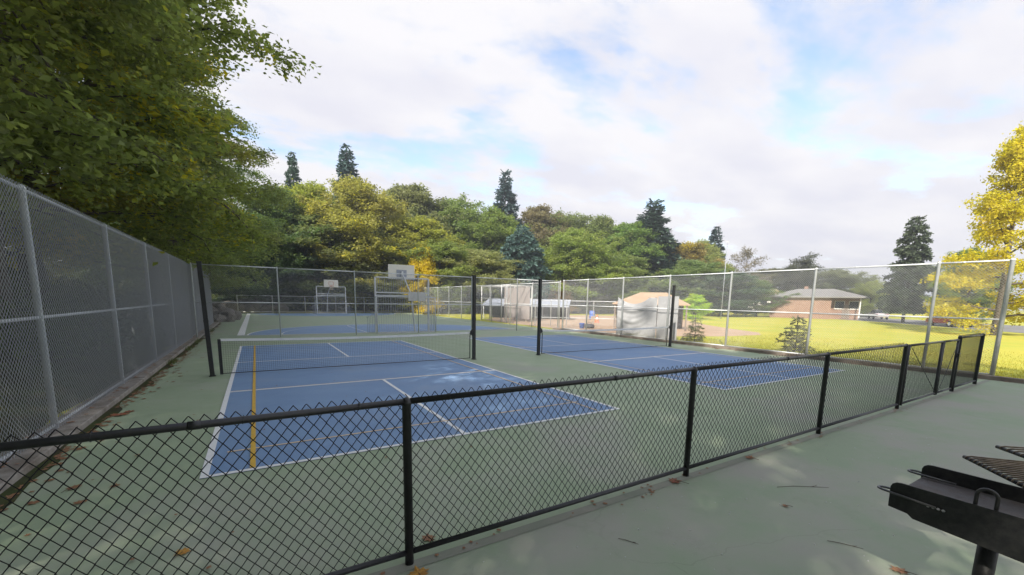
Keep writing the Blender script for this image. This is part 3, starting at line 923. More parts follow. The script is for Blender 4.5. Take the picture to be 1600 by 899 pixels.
# ================================================================== HOUSES, CARS
def hip_roof(L_, D_, z0, z1, ov, ridge):
    a, b = L_ / 2 + ov, D_ / 2 + ov
    rdg = ridge / 2
    v_ = [(-a, -b, z0), (a, -b, z0), (a, b, z0), (-a, b, z0), (-rdg, 0, z1), (rdg, 0, z1)] + [(-a, -b, z0 - .15), (a, -b, z0 - .15), (a, b, z0 - .15), (-a, b, z0 - .15)]
    return MB().add(v_, [(0, 1, 5, 4), (1, 2, 5), (2, 3, 4, 5), (3, 0, 4), (6, 7, 1, 0), (7, 8, 2, 1), (8, 9, 3, 2), (9, 6, 0, 3), (9, 8, 7, 6)])
hx, hy = 73.2, 25.6
ha = math.atan2(19.1 - 29.0, 71.6 - 67.4)
hs = empty('brick_house', (hx, hy, 0), ha)
tag(hs, 'low brick house with grey hipped roof across the field', 'house')
# local x along the front (towards the right in the picture), local -y faces the field
MB().box((-1.7, 0, 1.5), (7.4, 7.6, 3.2)).build('wall', M_BRICK, hs)
MB().box((3.7, .8, 1.5), (3.38, 6.0, 3.18)).build('wall', M_BRICK, hs)
r_ = hip_roof(10.8, 7.6, 3.12, 4.35, .6, 4.5).build('roof', M_SHINGLE, hs)
MB().box((-1.2, .8, 4.35), (.5, .5, .8)).build('chimney', M_BRICK, r_)
for (x_, w_, z_, h_, y_) in ((3.0, 1.0, 2.0, 1.0, -2.22), (4.6, 1.0, 2.0, 1.0, -2.22)):
    wn = MB().box((x_, y_, z_), (w_ + .14, .06, h_ + .14)).build('window', M_TRIM, hs)
    MB().box((x_, y_ - .035, z_), (w_, .02, h_)).build('pane', M_GLASS, wn)
    MB().box((x_, y_ - .05, z_ - h_ / 2 - .1), (w_ + .24, .1, .05)).build('sill', M_TRIM, wn)
dr = MB().box((3.8, -2.23, 1.05), (.9, .05, 2.0)).build('door', M_TIMBER, hs)
MB().box((4.15, -2.28, 1.0), (.05, .05, .12)).build('handle', M_GALV, dr)
MB().box((5.2, -3.6, 1.5), (.14, .14, 3.0)).build('porch_post', M_TRIM, hs)
h2 = empty('tan_house', (84.0, 38.5, .8), ha)
tag(h2, 'small house with pinkish roof behind the brick house, left', 'house')
MB().box((0, 0, 1.2), (6.4, 5, 2.6)).build('wall', M_TRIM, h2)
hip_roof(6.4, 5, 2.5, 3.9, .5, 3.4).build('roof', M_TANROOF, h2)
wn = MB().box((0, -2.52, 1.5), (1.2, .06, 1.0)).build('window', M_TRIM, h2)
MB().box((0, -2.56, 1.5), (1.05, .02, .85)).build('pane', M_GLASS, wn)

def car(loc, rz, paint, label):
    c = empty('parked_car', loc, rz)
    tag(c, label, 'car', 'cars along the far street')
    side = [(-2.1, .35), (-2.15, .72), (-1.95, .88), (-1.2, .95), (1.0, .92), (1.9, .80), (2.12, .62), (2.1, .33)]
    MB().prism(side, 1, -.85, .85).build('body', paint, c)
    cab = MB()
    lo = [(-1.75, .93), (1.0, .915)]
    v_ = []
    for s in (-1, 1):
        v_ += [(-1.75, s * .80, .90), (1.05, s * .80, .90), (.35, s * .62, 1.42), (-1.3, s * .62, 1.42)]
    cab.add(v_, [(0, 1, 2, 3), (7, 6, 5, 4), (0, 4, 5, 1), (1, 5, 6, 2), (2, 6, 7, 3), (3, 7, 4, 0)])
    cb = cab.build('cabin', M_GLASS, c)
    MB().box((-.47, 0, 1.43), (1.6, 1.2, .03)).build('roof_panel', paint, cb)
    for x_ in (-1.3, 1.3):
        for s in (-1, 1):
            w_ = MB().tube([(x_, s * .70, .31), (x_, s * .88, .31)], .31, 16).build('wheel', M_RUBBER, c)
            MB().tube([(x_, s * .86, .31), (x_, s * .89, .31)], .19, 12).build('rim', M_GALV, w_)
    for s in (-1, 1):
        MB().box((2.08, s * .6, .66), (.06, .3, .12)).build('headlight', M_WPIPE, c)
        MB().box((-2.12, s * .6, .74), (.05, .28, .12)).build('tail_light', M_RED, c)
    return c
car((62.0, 8.2, -.03), R(45), M_RED, 'red car parked on the street behind the yellow tree')
car((82.0, 20.5, -.03), R(30), M_PALE, 'pale car parked on the street right of the brick house')
# ================================================================== GRILL
gr = empty('park_grill', (3.965, -4.77, 0))
tag(gr, 'black steel pedestal park grill at the lower right corner', 'grill')
ox, oy = 3.965, -4.77
ped = MB().lathe((0, 0, 0), [(.041, -.05), (.041, .735)], 20).build('pedestal', M_BLACKM, gr, True)
MB().lathe((0, 0, .0), [(.10, 0), (.10, .012), (.05, .014)], 20).build('ground_collar', M_BLACKM, ped)
pan = [(-4.405, .765), (-4.49, .755), (-4.515, .735), (-4.97, .70), (-5.02, .70), (-5.02, .92), (-4.45, .92), (-4.427, .916), (-4.410, .903), (-4.403, .885)]
pan = [(y_ - oy, z_) for y_, z_ in pan]
MB().prism(pan, 0, -.268, -.262).build('side_panel', M_BLACKM, gr)
MB().prism(pan, 0, .262, .268).build('side_panel', M_BLACKM, gr)
MB().box((0, .055, .832), (.522, .60, .006)).build('floor_plate', M_ASH, gr)
MB().prism([(-.255, .752), (-.249, .752), (-.249, .92), (-.255, .92)], 0, -.262, .262).build('back_panel', M_ASH, gr)
for s in (-1, 1):
    pts = [(s * .276, .17, .842), (s * .276, .36, .852)]
    for t in np.linspace(0, math.pi, 9):
        pts.append((s * (.276 - .028 * (1 - math.cos(t))), .385 + .04 * math.sin(t), .854))
    pts.append((s * .220, .20, .852))
    MB().tube(pts, .0068, 8).build('guide_rod', M_ROD, gr, True)
    for k in range(4):
        MB().lathe((s * .274, .20 - .020 * k, .838), [(.004, -.006), (.009, 0), (.004, .006)], 8).build('weld_bead', M_WELD, gr)
for s, yy in ((-1, -.005),):
    pts = [(-.256, .036, .90), (-.256, .036, .965)] + [(-.256, .0 + .036 * math.cos(t), .975 + .036 * math.sin(t)) for t in np.linspace(0, math.pi, 9)] + [(-.256, -.036, .965), (-.256, -.036, .90)]
    MB().tube(pts, .0085, 8).build('lift_handle', M_BLACKM, gr, True)
# swivelled cooking grates: edge rod with bars wrapped over it
def grate(A, B, z, n, L_, name='cooking_grate'):
    a, b = Vector((A[0] - ox, A[1] - oy, z)), Vector((B[0] - ox, B[1] - oy, z))
    e = (b - a).normalized()
    d = Vector((-e.y, e.x, 0))
    if d.x < 0:
        d = -d
    g_ = MB().tube([a - e * .012, b + e * .012], .012, 8).tube([a + d * L_ - e * .012, b + d * L_ + e * .012], .0085, 8).build(name, M_BLACKM, gr, True)
    for k in range(n):
        p_ = a + (b - a) * (k + .5) / n
        zz_ = Vector((0, 0, 1))
        pts = [p_ - d * .012 - zz_ * .004, p_ - d * .008 + zz_ * .009, p_ + d * .012 + zz_ * .0145, p_ + d * L_ * .5 + zz_ * .0145, p_ + d * (L_ - .012) + zz_ * .0145, p_ + d * (L_ + .012) - zz_ * .002]
        MB().tube(pts, .0056, 6).build('bar', M_RUST, g_, True)
    return g_
grate((4.31, -4.57), (3.96, -4.867), 1.0, 13, .44)
grate((4.79, -4.625), (4.60, -4.83), 1.0, 6, .30, 'warming_rack')
# carrier posts of the grates
mb = MB()
mb.tube([(.262, -.14, .80), (.275, -.14, .985)], .009, 8).tube([(.275, -.14, .985), (.62, -.02, .985), (.80, 0.02, .985)], .008, 8)
mb.build('swing_arm', M_BLACKM, gr, True)

# ================================================================== ROCKS
def rock(loc, s, seed):
    r_ = np.random.default_rng(seed)
    import bmesh
    bm = bmesh.new()
    bmesh.ops.create_icosphere(bm, subdivisions=2, radius=1)
    ph = r_.uniform(0, 6, 6)
    for v in bm.verts:
        c_ = v.co.copy()
        k = 1 + .22 * math.sin(2.3 * c_.x + ph[0]) * math.sin(2.7 * c_.y + ph[1]) + .14 * math.sin(4 * c_.z + ph[2] + 2 * c_.x)
        v.co = Vector((round(c_.x * k * 3) / 3 * .4 + c_.x * k * .6, c_.y * k, c_.z * k))
        v.co = Vector((v.co.x * s[0], v.co.y * s[1], v.co.z * s[2]))
    me_ = bpy.data.meshes.new('boulder')
    bm.to_mesh(me_)
    bm.free()
    o_ = link_mesh('boulder', me_, M_ROCK, None, loc)
    o_.rotation_euler = (0, 0, r_.uniform(0, 6))
    return o_
k = 0
for (x_, y_, z_, a, b, c_) in ((-1.75, 30.2, .22, .55, .5, .38), (-1.2, 30.9, .25, .5, .6, .4), (-1.9, 31.6, .5, .7, .6, .55), (-1.3, 32.4, .35, .6, .5, .5), (-2.2, 30.6, .75, .5, .5, .4), (-1.7, 31.3, .98, .5, .45, .35), (-.9, 33.4, .25, .5, .5, .4), (-1.6, 34.2, .5, .7, .7, .6), (-2.2, 33.0, .9, .6, .6, .5)):
    k += 1
    tag(rock((x_, y_, z_), (a, b, c_), k), 'grey-brown boulder in the heap at the end of the left fence', 'boulder', 'boulders heaped at the end of the left fence')
for (x_, y_, z_, a, b, c_) in ((-1.0, 49.3, .4, .8, .6, .6), (.3, 49.6, .5, .9, .7, .7), (1.7, 49.5, .4, .8, .6, .6), (3.0, 49.7, .45, .9, .7, .6), (-1.9, 48.6, .5, .8, .8, .8), (.9, 50.3, .9, .8, .7, .5), (-.6, 50.2, 1.0, .7, .7, .5)):
    k += 1
    tag(rock((x_, y_, z_), (a, b, c_), k), 'boulder in the rock bank behind the low far fence', 'boulder', 'boulders behind the low far fence')

# ================================================================== TREES
def leaf_cards(P, nrm, size, r_, shape='leaf', aspect=.62, axis=None):
    """one small folded leaf polygon per point; returns vertices and 4-cornered faces"""
    n = len(P)
    if axis is None:
        a = r_.normal(size=(n, 3))
    else:
        a = axis + r_.normal(size=(n, 3)) * .25
    nrm = nrm / np.linalg.norm(nrm, axis=1, keepdims=True)
    a = a - nrm * (a * nrm).sum(1, keepdims=True)
    a /= np.linalg.norm(a, axis=1, keepdims=True) + 1e-9
    b = np.cross(nrm, a)
    s = size * r_.uniform(.6, 1.25, n)[:, None]
    if shape == 'leaf':
        # two quads folded along the midrib: base, left, tip, right
        fold = r_.uniform(.05, .25, n)[:, None]
        v0 = P - a * s * .5
        v2 = P + a * s * .5
        v1 = P + b * s * aspect * .5 + nrm * s * fold - a * s * .08
        v3 = P - b * s * aspect * .5 + nrm * s * fold - a * s * .08
        V = np.stack([v0, v1, v2, v3], 1).reshape(-1, 3)
    else:
        w = s * aspect * .5
        v0 = P - b * w * .5
        v1 = P + b * w * .5
        v2 = P + a * s + b * w - nrm * s * .12
        v3 = P + a * s - b * w - nrm * s * .12
        V = np.stack([v0, v1, v2, v3], 1).reshape(-1, 3)
    F = np.arange(4 * n).reshape(n, 4)
    return V, F

def unit(v):
    return v / (np.linalg.norm(v) + 1e-9)

def broadleaf(seed, Ht, Rad, base, nlimb, nleaf, lsize, flat=1.0, env=None, drop=.15, twigs=True, zs=.9):
    """trunk, limbs, branches and twigs grown outwards; leaves sit in sprays round the twigs"""
    r_ = np.random.default_rng(seed)
    wood = MB()
    pts, rad = [], []
    lean = r_.normal(size=2) * .02
    for i in range(9):
        t = i / 8
        pts.append((lean[0] * Ht * t + .15 * math.sin(3 * t + seed), lean[1] * Ht * t + .15 * math.cos(2.5 * t + seed), Ht * .93 * t))
        rad.append(Ht * .017 * (1 - .88 * t) + .02)
    rad[0] *= 1.35
    wood.tube(pts, rad, 9)
    pts = np.array(pts)
    def trunk_at(t):
        x = t * 8
        i = min(7, int(x))
        return pts[i] + (pts[i + 1] - pts[i]) * (x - i)
    env = env or (lambda t: math.sin(math.pi * min(1, max(0, (t * .86 + .13)))) ** .6)
    tips = []
    ga = r_.uniform(0, 6)
    for li in range(nlimb):
        t = li / (nlimb - 1)
        hz = base + (1 - base) * t ** .85 * .97
        az = ga + li * 2.39996 + r_.normal() * .25
        Ln = Rad * env(t) * r_.uniform(.78, 1.15)
        el = R(4 + 62 * t ** 1.4) + r_.normal() * .1
        p = trunk_at(min(.99, hz / .93 * .93 if hz < .93 else .99)).copy()
        d = np.array([math.cos(az) * math.cos(el), math.sin(az) * math.cos(el), math.sin(el)])
        path = [p.copy()]
        nseg = 6
        dirs = [d]
        for k in range(nseg):
            d = unit(d + r_.normal(size=3) * .13 + np.array([0, 0, .10 - drop * 1.4 * (k / nseg)]))
            p = p + d * Ln / nseg
            path.append(p.copy())
            dirs.append(d)
        r0 = max(.025, Ht * .0062 * (1.1 - .6 * t))
        wood.tube(path, [r0 * (1 - .85 * k / nseg) + .006 for k in range(nseg + 1)], 5, False)
        nb = 9
        for bi in range(nb):
            s = .22 + .78 * (bi + r_.uniform(0, .8)) / nb
            s = min(s, 1.0)
            x = s * nseg
            i = min(nseg - 1, int(x))
            q = path[i] + (path[i + 1] - path[i]) * (x - i)
            dd = dirs[i]
            sidev = unit(np.cross(dd, [0, 0, 1])) * (1 if bi % 2 else -1)
            bd_ = unit(dd * .55 + sidev * r_.uniform(.5, 1.0) + np.array([0, 0, r_.normal() * .28 + .05]))
            bl = Ln * .42 * (1.15 - .6 * s) * r_.uniform(.7, 1.2) + .35
            bp = [q.copy()]
            for k in range(4):
                bd_ = unit(bd_ + r_.normal(size=3) * .16 + np.array([0, 0, -drop * .5]))
                bp.append(bp[-1] + bd_ * bl / 4)
            if twigs:
                wood.tube(bp, [r0 * .34, r0 * .26, r0 * .2, r0 * .14, .004], 3, False)
            for k in range(1, 5):
                for _ in range(3):
                    td_ = unit(bd_ * .6 + r_.normal(size=3) * np.array([.7, .7, .32]))
                    tl = r_.uniform(.3, .8) * (Rad / 6) ** .7
                    tips.append((bp[k] + (bp[k - 1] - bp[k]) * r_.uniform(0, 1), td_, tl))
    T0 = np.array([t_[0] for t_ in tips])
    TD = np.array([t_[1] for t_ in tips])
    TL = np.array([t_[2] for t_ in tips])
    ii = r_.integers(0, len(tips), nleaf)
    along = r_.uniform(0, 1, nleaf)
    sp = .11 * (Rad / 6) ** .5 + lsize * .45
    P = T0[ii] + TD[ii] * (TL[ii] * along)[:, None] + r_.normal(size=(nleaf, 3)) * np.array([sp, sp, sp * zs])
    P[:, 2] -= .12 * along ** 2
    nrm = np.array([0, 0, .8]) + r_.normal(size=(nleaf, 3)) * .75 + TD[ii] * .3
    V, F = leaf_cards(P, nrm, lsize, r_)
    v = np.clip(r_.normal(.5, .2, nleaf) + .18 * r_.normal(size=len(tips))[ii], 0, 1)
    crown = np_mesh('crown', V, F, v)
    crown.materials.append(M_LEAF)
    trunk = wood.mesh('trunk', True)
    trunk.materials.append(M_BARK)
    zmax = V[:, 2].max()
    rmax = np.percentile(np.hypot(V[:, 0], V[:, 1]), 97)
    return trunk, crown, zmax, rmax

def conifer(seed, Ht, Rad, base, levels, ncard, lsize, droop=.35, shape=None, ragged=.25):
    r_ = np.random.default_rng(seed)
    wood = MB().tube([(0, 0, 0), (0.05, 0, Ht * .5), (0, 0.03, Ht * .985)], [Ht * .016, Ht * .010, .02], 8)
    shape = shape or (lambda t: (1 - t) ** .85)
    segs = []
    for lv in range(levels):
        t = (lv + r_.uniform(-.3, .3)) / levels
        t = min(max(t, 0), .985)
        z = Ht * (base + (1 - base) * t)
        nb = int(r_.integers(5, 8))
        for k in range(nb):
            az = 2 * math.pi * (k + r_.uniform(0, .8)) / nb + lv * 1.3
            Ln = Rad * shape(t) * r_.uniform(1 - ragged * 1.6, 1 + ragged) + .12
            p0 = np.array([0, 0, z])
            d0 = np.array([math.cos(az), math.sin(az), .18 - droop * .4])
            p1 = p0 + d0 * Ln * .55
            p2 = p1 + unit(np.array([math.cos(az), math.sin(az), -droop])) * Ln * .45
            p2[2] += Ln * .06
            wood.tube([p0, p1, p2], [.012 + Ln * .010, .008 + Ln * .005, .004], 3, False)
            segs.append((p0, p1, p2, Ln))
    Ls = np.array([s_[3] for s_ in segs])
    pr = Ls ** 1.5
    pr /= pr.sum()
    ii = r_.choice(len(segs), ncard, p=pr)
    A = np.array([s_[0] for s_ in segs])[ii]
    B = np.array([s_[1] for s_ in segs])[ii]
    C = np.array([s_[2] for s_ in segs])[ii]
    u_ = np.sqrt(r_.uniform(.02, 1, ncard))[:, None]
    P = np.where(u_ < .55, A + (B - A) * u_ / .55, B + (C - B) * (u_ - .55) / .45)
    dr = (C - A) / (np.linalg.norm(C - A, axis=1, keepdims=True) + 1e-9)
    sd_ = np.cross(dr, [0, 0, 1.0])
    sgn = r_.choice([-1, 1], ncard)[:, None]
    width = Ls[ii][:, None] * .26 * (1.15 - u_)
    P = P + sd_ * sgn * width * r_.uniform(0, 1, ncard)[:, None] + np.array([0, 0, -1]) * r_.uniform(0, .22, ncard)[:, None] * lsize * 1.5
    ax = dr + sd_ * sgn * .8 + np.array([0, 0, -.35])
    nrm = np.array([0, 0, 1.0]) + r_.normal(size=(ncard, 3)) * .5
    V, F = leaf_cards(P, nrm, lsize, r_, 'needle', .34, ax)
    v = np.clip(r_.normal(.5, .22, ncard), 0, 1)
    crown = np_mesh('crown', V, F, v)
    crown.materials.append(M_NEEDLE)
    trunk = wood.mesh('trunk', True)
    trunk.materials.append(M_BARK)
    return trunk, crown, V[:, 2].max(), Rad

PROTO = {
    'heroA': broadleaf(11, 19, 7.4, .16, 34, 125000, .165, drop=.24, env=lambda t: (1 - .5 * t) ** .8 * min(1, .8 + 1.2 * t)),
    'heroB': broadleaf(23, 18, 7.0, .14, 32, 120000, .165, drop=.26),
    'heroC': broadleaf(29, 18, 7.0, .16, 26, 84000, .17, drop=.24),
    'mapA': broadleaf(31, 15, 6.0, .10, 40, 60000, .28),
    'mapB': broadleaf(37, 14, 6.2, .12, 38, 58000, .28),
    'mapC': broadleaf(41, 16, 6.6, .10, 42, 64000, .28),
    'mapD': broadleaf(43, 15, 5.6, .13, 38, 56000, .28, drop=.22),
    'mapE': broadleaf(47, 16, 4.6, .05, 30, 38000, .24, env=lambda t: (1 - t * .75) ** .7, zs=.9),
    'bush': broadleaf(53, 6, 3.0, .06, 20, 16000, .22, env=lambda t: (1 - t * .7) ** .6),
    'bare': broadleaf(59, 14, 5.0, .25, 20, 3500, .30),
    'pine': broadleaf(61, 12, 6.0, .50, 20, 20000, .30, env=lambda t: .75 + .25 * t, drop=.3),
    'fir': conifer(71, 22, 4.0, .10, 30, 26000, .62, .25),
    'fir2': conifer(73, 22, 4.6, .12, 26, 26000, .70, .55, ragged=.42),
    'cedar': conifer(79, 14, 4.6, .04, 28, 26000, .55, .30, shape=lambda t: (1 - t ** 2.2) ** .8, ragged=.15),
    'cedar2': conifer(83, 14, 3.0, .14, 26, 20000, .50, .45, shape=lambda t: (1 - t ** 1.8) ** .75 * .95, ragged=.35),
}
PROTO['bare'][0].materials[0] = M_PALEBARK

LEAF_GAIN = 2.0
def place_tree(name, kind, x, y, ztop, width, colour, yel, label, cat, group, rz=None, zb=None):
    tr, cr_, zmax, rmax = PROTO[kind]
    z0 = float(terrain(np.array(x), np.array(y))) - .12 if zb is None else zb
    sz = (ztop - z0) / zmax
    sx = width / 2 / rmax
    o_ = empty(name, (x, y, z0), rng.uniform(0, 6.28) if rz is None else rz)
    o_.scale = (sx, sx, sz)
    tag(o_, label, cat, group)
    a = link_mesh('trunk', tr, None, o_)
    b = link_mesh('crown', cr_, None, o_)
    b.color = (*[min(.7, c_ * (LEAF_GAIN if max(colour) < .3 else 1)) for c_ in colour], yel)
    return o_

for (x_, y_, zt, wd, kd, cl_, yl, lb) in FOREST:
    nm = {'fir': 'conifer', 'fir2': 'conifer', 'cedar': 'conifer', 'cedar2': 'conifer', 'bush': 'shrub_tree', 'pine': 'spreading_tree', 'bare': 'half_bare_tree'}.get(kd, 'broadleaf_tree')
    if kd.startswith('map') and kd != 'mapE':
        wd *= 1.3
    if kd in ('fir', 'fir2'):
        wd *= 1.5
    if kd == 'cedar2':
        wd *= 1.2
    if kd == 'bush' and yl > .8:
        wd, zt = wd * 1.6, zt + .7
    place_tree(nm, kd, x_, y_, zt, wd, cl_, yl, lb, 'tree' if kd != 'bush' else 'small tree', 'trees of the wooded hillside and the field edge')

# the wood on the bank left of the courts, which shades them
NEAR = [
    ('heroB', -6.2, 4.5, 17.5, 13.5, (.105, .125, .036), .26, 'big dark maple over the tall left fence at the left photo edge'),
    ('heroA', -5.6, 12.0, 20.0, 15.5, (.108, .132, .034), .43, 'great maple whose branch reaches out over the left court'),
    ('heroB', -6.8, 18.5, 18.0, 14.5, (.135, .14, .034), .46, 'maple with yellow leaf patches above the middle of the left fence'),
    ('heroA', -4.6, 27.0, 17.5, 13.5, (.10, .12, .038), .14, 'dark green maple behind the rear end of the left fence'),
    ('heroB', -4.6, 36.0, 16.0, 13.0, (.09, .12, .035), .12, 'dark leafy tree above the boulder heap'),
    ('heroA', -6.0, 45.0, 15.0, 11.0, (.06, .085, .028), .10, 'leafy tree on the bank left of the far low fence'),
    ('heroA', -12.5, 8.0, 22.0, 14.0, (.085, .115, .03), .1, 'dark tree in the second row behind the big left maple'),
    ('heroB', -13.0, 16.0, 22.5, 14.0, (.085, .115, .03), .1, 'dark tree in the second row behind the great maple'),
    ('heroA', -13.5, 24.5, 21.5, 14.0, (.085, .115, .03), .1, 'dark tree in the second row behind the yellow-patched maple'),
]
for a in NEAR:
    place_tree('maple_tree', *a, 'tree', 'maples on the bank left of the courts')
BEHIND = [
    ('heroC', -7.0, -3.5, 20.0, 14.0), ('heroC', -7.0, -11.5, 20.5, 14.0), ('heroC', -13.5, -3.0, 23.0, 13.0), ('heroC', -13.0, -12.5, 24.0, 14.0),
    ('heroC', -8.5, -20.0, 22.0, 15.0), ('heroC', -1.0, -17.5, 18.0, 12.0), ('heroC', 4.5, -23.0, 21.0, 13.0),
]
for a in BEHIND:
    place_tree('maple_tree', a[0], a[1], a[2], a[3], a[4], (.055, .085, .022), .08, 'maple on the bank behind the viewpoint, shading the courts', 'tree', 'maples behind the viewpoint')

# ---- undergrowth on the banks: leafy mass nobody could count
def undergrowth(name, centres, per, lsize, colour, yel, seed, spread, height):
    r_ = np.random.default_rng(seed)
    C = np.repeat(np.array(centres), per, 0)
    n = len(C)
    g = r_.normal(size=(n, 3))
    g /= np.linalg.norm(g, axis=1, keepdims=True)
    g *= r_.uniform(.5, 1, n)[:, None] ** .5
    sc_ = np.repeat(r_.uniform(.6, 1.3, len(centres)), per)[:, None]
    P = C + g * np.array([spread, spread, height]) * sc_
    P[:, 2] = np.abs(P[:, 2] - C[:, 2]) + C[:, 2]
    nrm = np.array([0, 0, .8]) + g * .6 + r_.normal(size=(n, 3)) * .4
    V, F = leaf_cards(P, nrm, lsize, r_)
    me_ = np_mesh(name, V, F, np.clip(r_.normal(.5, .25, n), 0, 1))
    o_ = link_mesh(name, me_, M_LEAF)
    o_.color = (*colour, yel)
    return o_
ctr = []
r5 = np.random.default_rng(5)
for _ in range(150):
    y_ = r5.uniform(-3, 48)
    x_ = -3.2 - r5.exponential(2.5)
    ctr.append((x_, y_, float(terrain(np.array(x_), np.array(y_))) - .15))
u = undergrowth('bank_undergrowth', ctr, 260, .17, (.075, .10, .035), .08, 6, .85, 1.2)
tag(u, 'low green undergrowth on the bank behind the left fence', 'undergrowth', kind='stuff')
ctr = []
for _ in range(330):
    th = r5.uniform(8, 118)
    r0 = np.interp(th, [-180, 0, 15, 40, 62, 90, 115, 140, 180], [200, 200, 120, 66, 62, 52, 49, 60, 200])
    rr = r0 - .5 + r5.exponential(4.0)
    x_, y_ = 20 + rr * math.cos(R(th)), 10 + rr * math.sin(R(th))
    if y_ < 50.5 and x_ < 17:
        continue
    ctr.append((x_, y_, float(terrain(np.array(x_), np.array(y_))) - .2))
u = undergrowth('hillside_undergrowth', ctr, 220, .30, (.09, .12, .04), .15, 8, 1.7, 2.2)
tag(u, 'shrubby undergrowth along the foot of the wooded hill', 'undergrowth', kind='stuff')

ctr = []
for _ in range(240):
    th = r5.uniform(28, 125)
    r0 = np.interp(th, [-180, 0, 15, 40, 62, 90, 115, 140, 180], [200, 200, 120, 66, 62, 52, 49, 60, 200])
    rr = r0 + r5.uniform(5, 30)
    x_, y_ = 20 + rr * math.cos(R(th)), 10 + rr * math.sin(R(th))
    top = np.interp(th, [28, 50, 70, 90, 125], [4.0, 8.0, 12.0, 14.0, 13.0])
    ctr.append((x_, y_, float(terrain(np.array(x_), np.array(y_))) + r5.uniform(0, 1) * top * .5))
u = undergrowth('hillside_wood', ctr, 420, .42, (.12, .14, .045), .3, 9, 3.6, 4.6)
tag(u, 'mass of leafy green trees filling the wooded hillside', 'wood', kind='stuff')

# ---- young conifers by the right fence
def sapling(loc, h, label, seed):
    tr, cr_, zm, rm = conifer(seed, h, h * .27, .10, 10, 600, h * .11, .1, ragged=.5)
    o_ = empty('sapling', loc)
    tag(o_, label, 'sapling', 'saplings outside the right fence')
    link_mesh('trunk', tr, None, o_)
    c_ = link_mesh('crown', cr_, None, o_)
    c_.color = (.16, .17, .06, .05)
sapling((19.4, 7.9, -.05), 1.3, 'small sapling in the grass right of the grey board', 91)
sapling((18.7, 2.95, -.05), 1.6, 'bushier young sapling beside a right fence post', 92)

# ---- grass blades and weeds at the field edge
def blades(name, n, xr, yr, hgt, colour, seed, keep=None):
    r_ = np.random.default_rng(seed)
    x_ = r_.uniform(*xr, n)
    y_ = r_.uniform(*yr, n)
    if keep is not None:
        k_ = keep(x_, y_)
        x_, y_ = x_[k_], y_[k_]
        n = len(x_)
    h_ = hgt * r_.uniform(.5, 1.4, n)
    az = r_.uniform(0, 6.28, n)
    w_ = .009
    ln = r_.uniform(.1, .5, n) * h_
    b0 = np.stack([x_ - w_ * np.sin(az), y_ + w_ * np.cos(az), np.full(n, -.06)], 1)
    b1 = np.stack([x_ + w_ * np.sin(az), y_ - w_ * np.cos(az), np.full(n, -.06)], 1)
    t1 = np.stack([x_ + ln * np.cos(az), y_ + ln * np.sin(az), h_ - .05], 1)
    V = np.stack([b0, b1, t1], 1).reshape(-1, 3)
    me_ = np_mesh(name, V, np.arange(3 * n).reshape(n, 3), r_.uniform(0, 1, n))
    o_ = link_mesh(name, me_, M_LEAF)
    o_.color = (*colour, .15)
    tag(o_, kind='stuff')
    return o_
o = blades('field_grass', 90000, (17.88, 30), (-8, 16), .055, (.30, .28, .04), 14, lambda x, y: (rng.uniform(0, 1, len(x)) < np.exp(-(x - 17.9) / 5)) & ~((x > 19) & (y > 9.3)))
tag(o, 'sunlit yellow-green grass blades at the near edge of the field', 'grass')
o = blades('fence_weeds', 2600, (-1.62, -1.40), (9, 27), .16, (.10, .12, .04), 15, lambda x, y: np.sin(y * 2.1) + np.sin(y * .9 + 1) > .3)
tag(o, 'weeds sprouting along the foot of the left fence', 'weeds')

# ================================================================== LEAF LITTER AND FALLEN LEAVES
def maple_leaf(mb, c, s, rz, seed):
    r_ = np.random.default_rng(seed)
    out_ = []
    prof = [(.0, -.42), (.14, -.30), (.40, -.34), (.30, -.12), (.56, .06), (.36, .12), (.34, .30), (.14, .22), (.0, .56)]
    ring = prof + [(-x, y) for x, y in prof[-2:0:-1]]
    cs, sn = math.cos(rz), math.sin(rz)
    ph = r_.uniform(0, 6)
    vv = [(c[0], c[1], c[2] + .006)]
    for x, y in ring:
        rr_ = math.hypot(x, y)
        z = .004 + .28 * s * rr_ ** 2 * (.5 + .5 * math.sin(3 * math.atan2(y, x) + ph))
        vv.append((c[0] + s * (x * cs - y * sn), c[1] + s * (x * sn + y * cs), c[2] + z))
    n = len(ring)
    mb.add(vv, [(0, 1 + i, 1 + (i + 1) % n) for i in range(n)])
FL = [
    (1.47, -2.60, .15, M_LEAFY, 'bright yellow fallen leaf at the foot of the nearest black post'),
    (1.68, -2.22, .12, M_LEAFB, 'tan curled leaf just behind the nearest black post'),
    (4.36, -2.49, .15, M_LEAFR, 'reddish brown leaf left of the second black post'),
    (5.79, -2.50, .13, M_LEAFB, 'brown leaf under the fence right of the second black post'),
    (.03, -1.49, .11, M_LEAFY, 'yellowish leaf lying near the bottom left behind the mesh'),
    (-1.03, .34, .13, M_LEAFB, 'brown leaf near the left kerb, the nearer of two'),
    (-.70, .20, .09, M_LEAFB, 'small tan leaf between left kerb and blue court corner'),
    (4.51, -4.31, .11, M_LEAFB, 'brown leaf below the grill at the bottom edge'),
    (4.83, -3.38, .06, M_LEAFB, 'tiny dark leaf on bare slab left of the grill'),
    (17.25, 5.3, .22, M_LEAFR, 'orange-brown leaf clump against the right timber edging'),
    (-1.35, 3.45, .24, M_LEAFR, 'red leaf clump against the left kerb'),
    (-1.25, 3.62, .16, M_LEAFR, 'smaller red leaf beside the red clump at the left kerb'),
    (-1.0, 7.0, .10, M_LEAFB, 'lone dark leaf on green paint left of the blue court'),
]
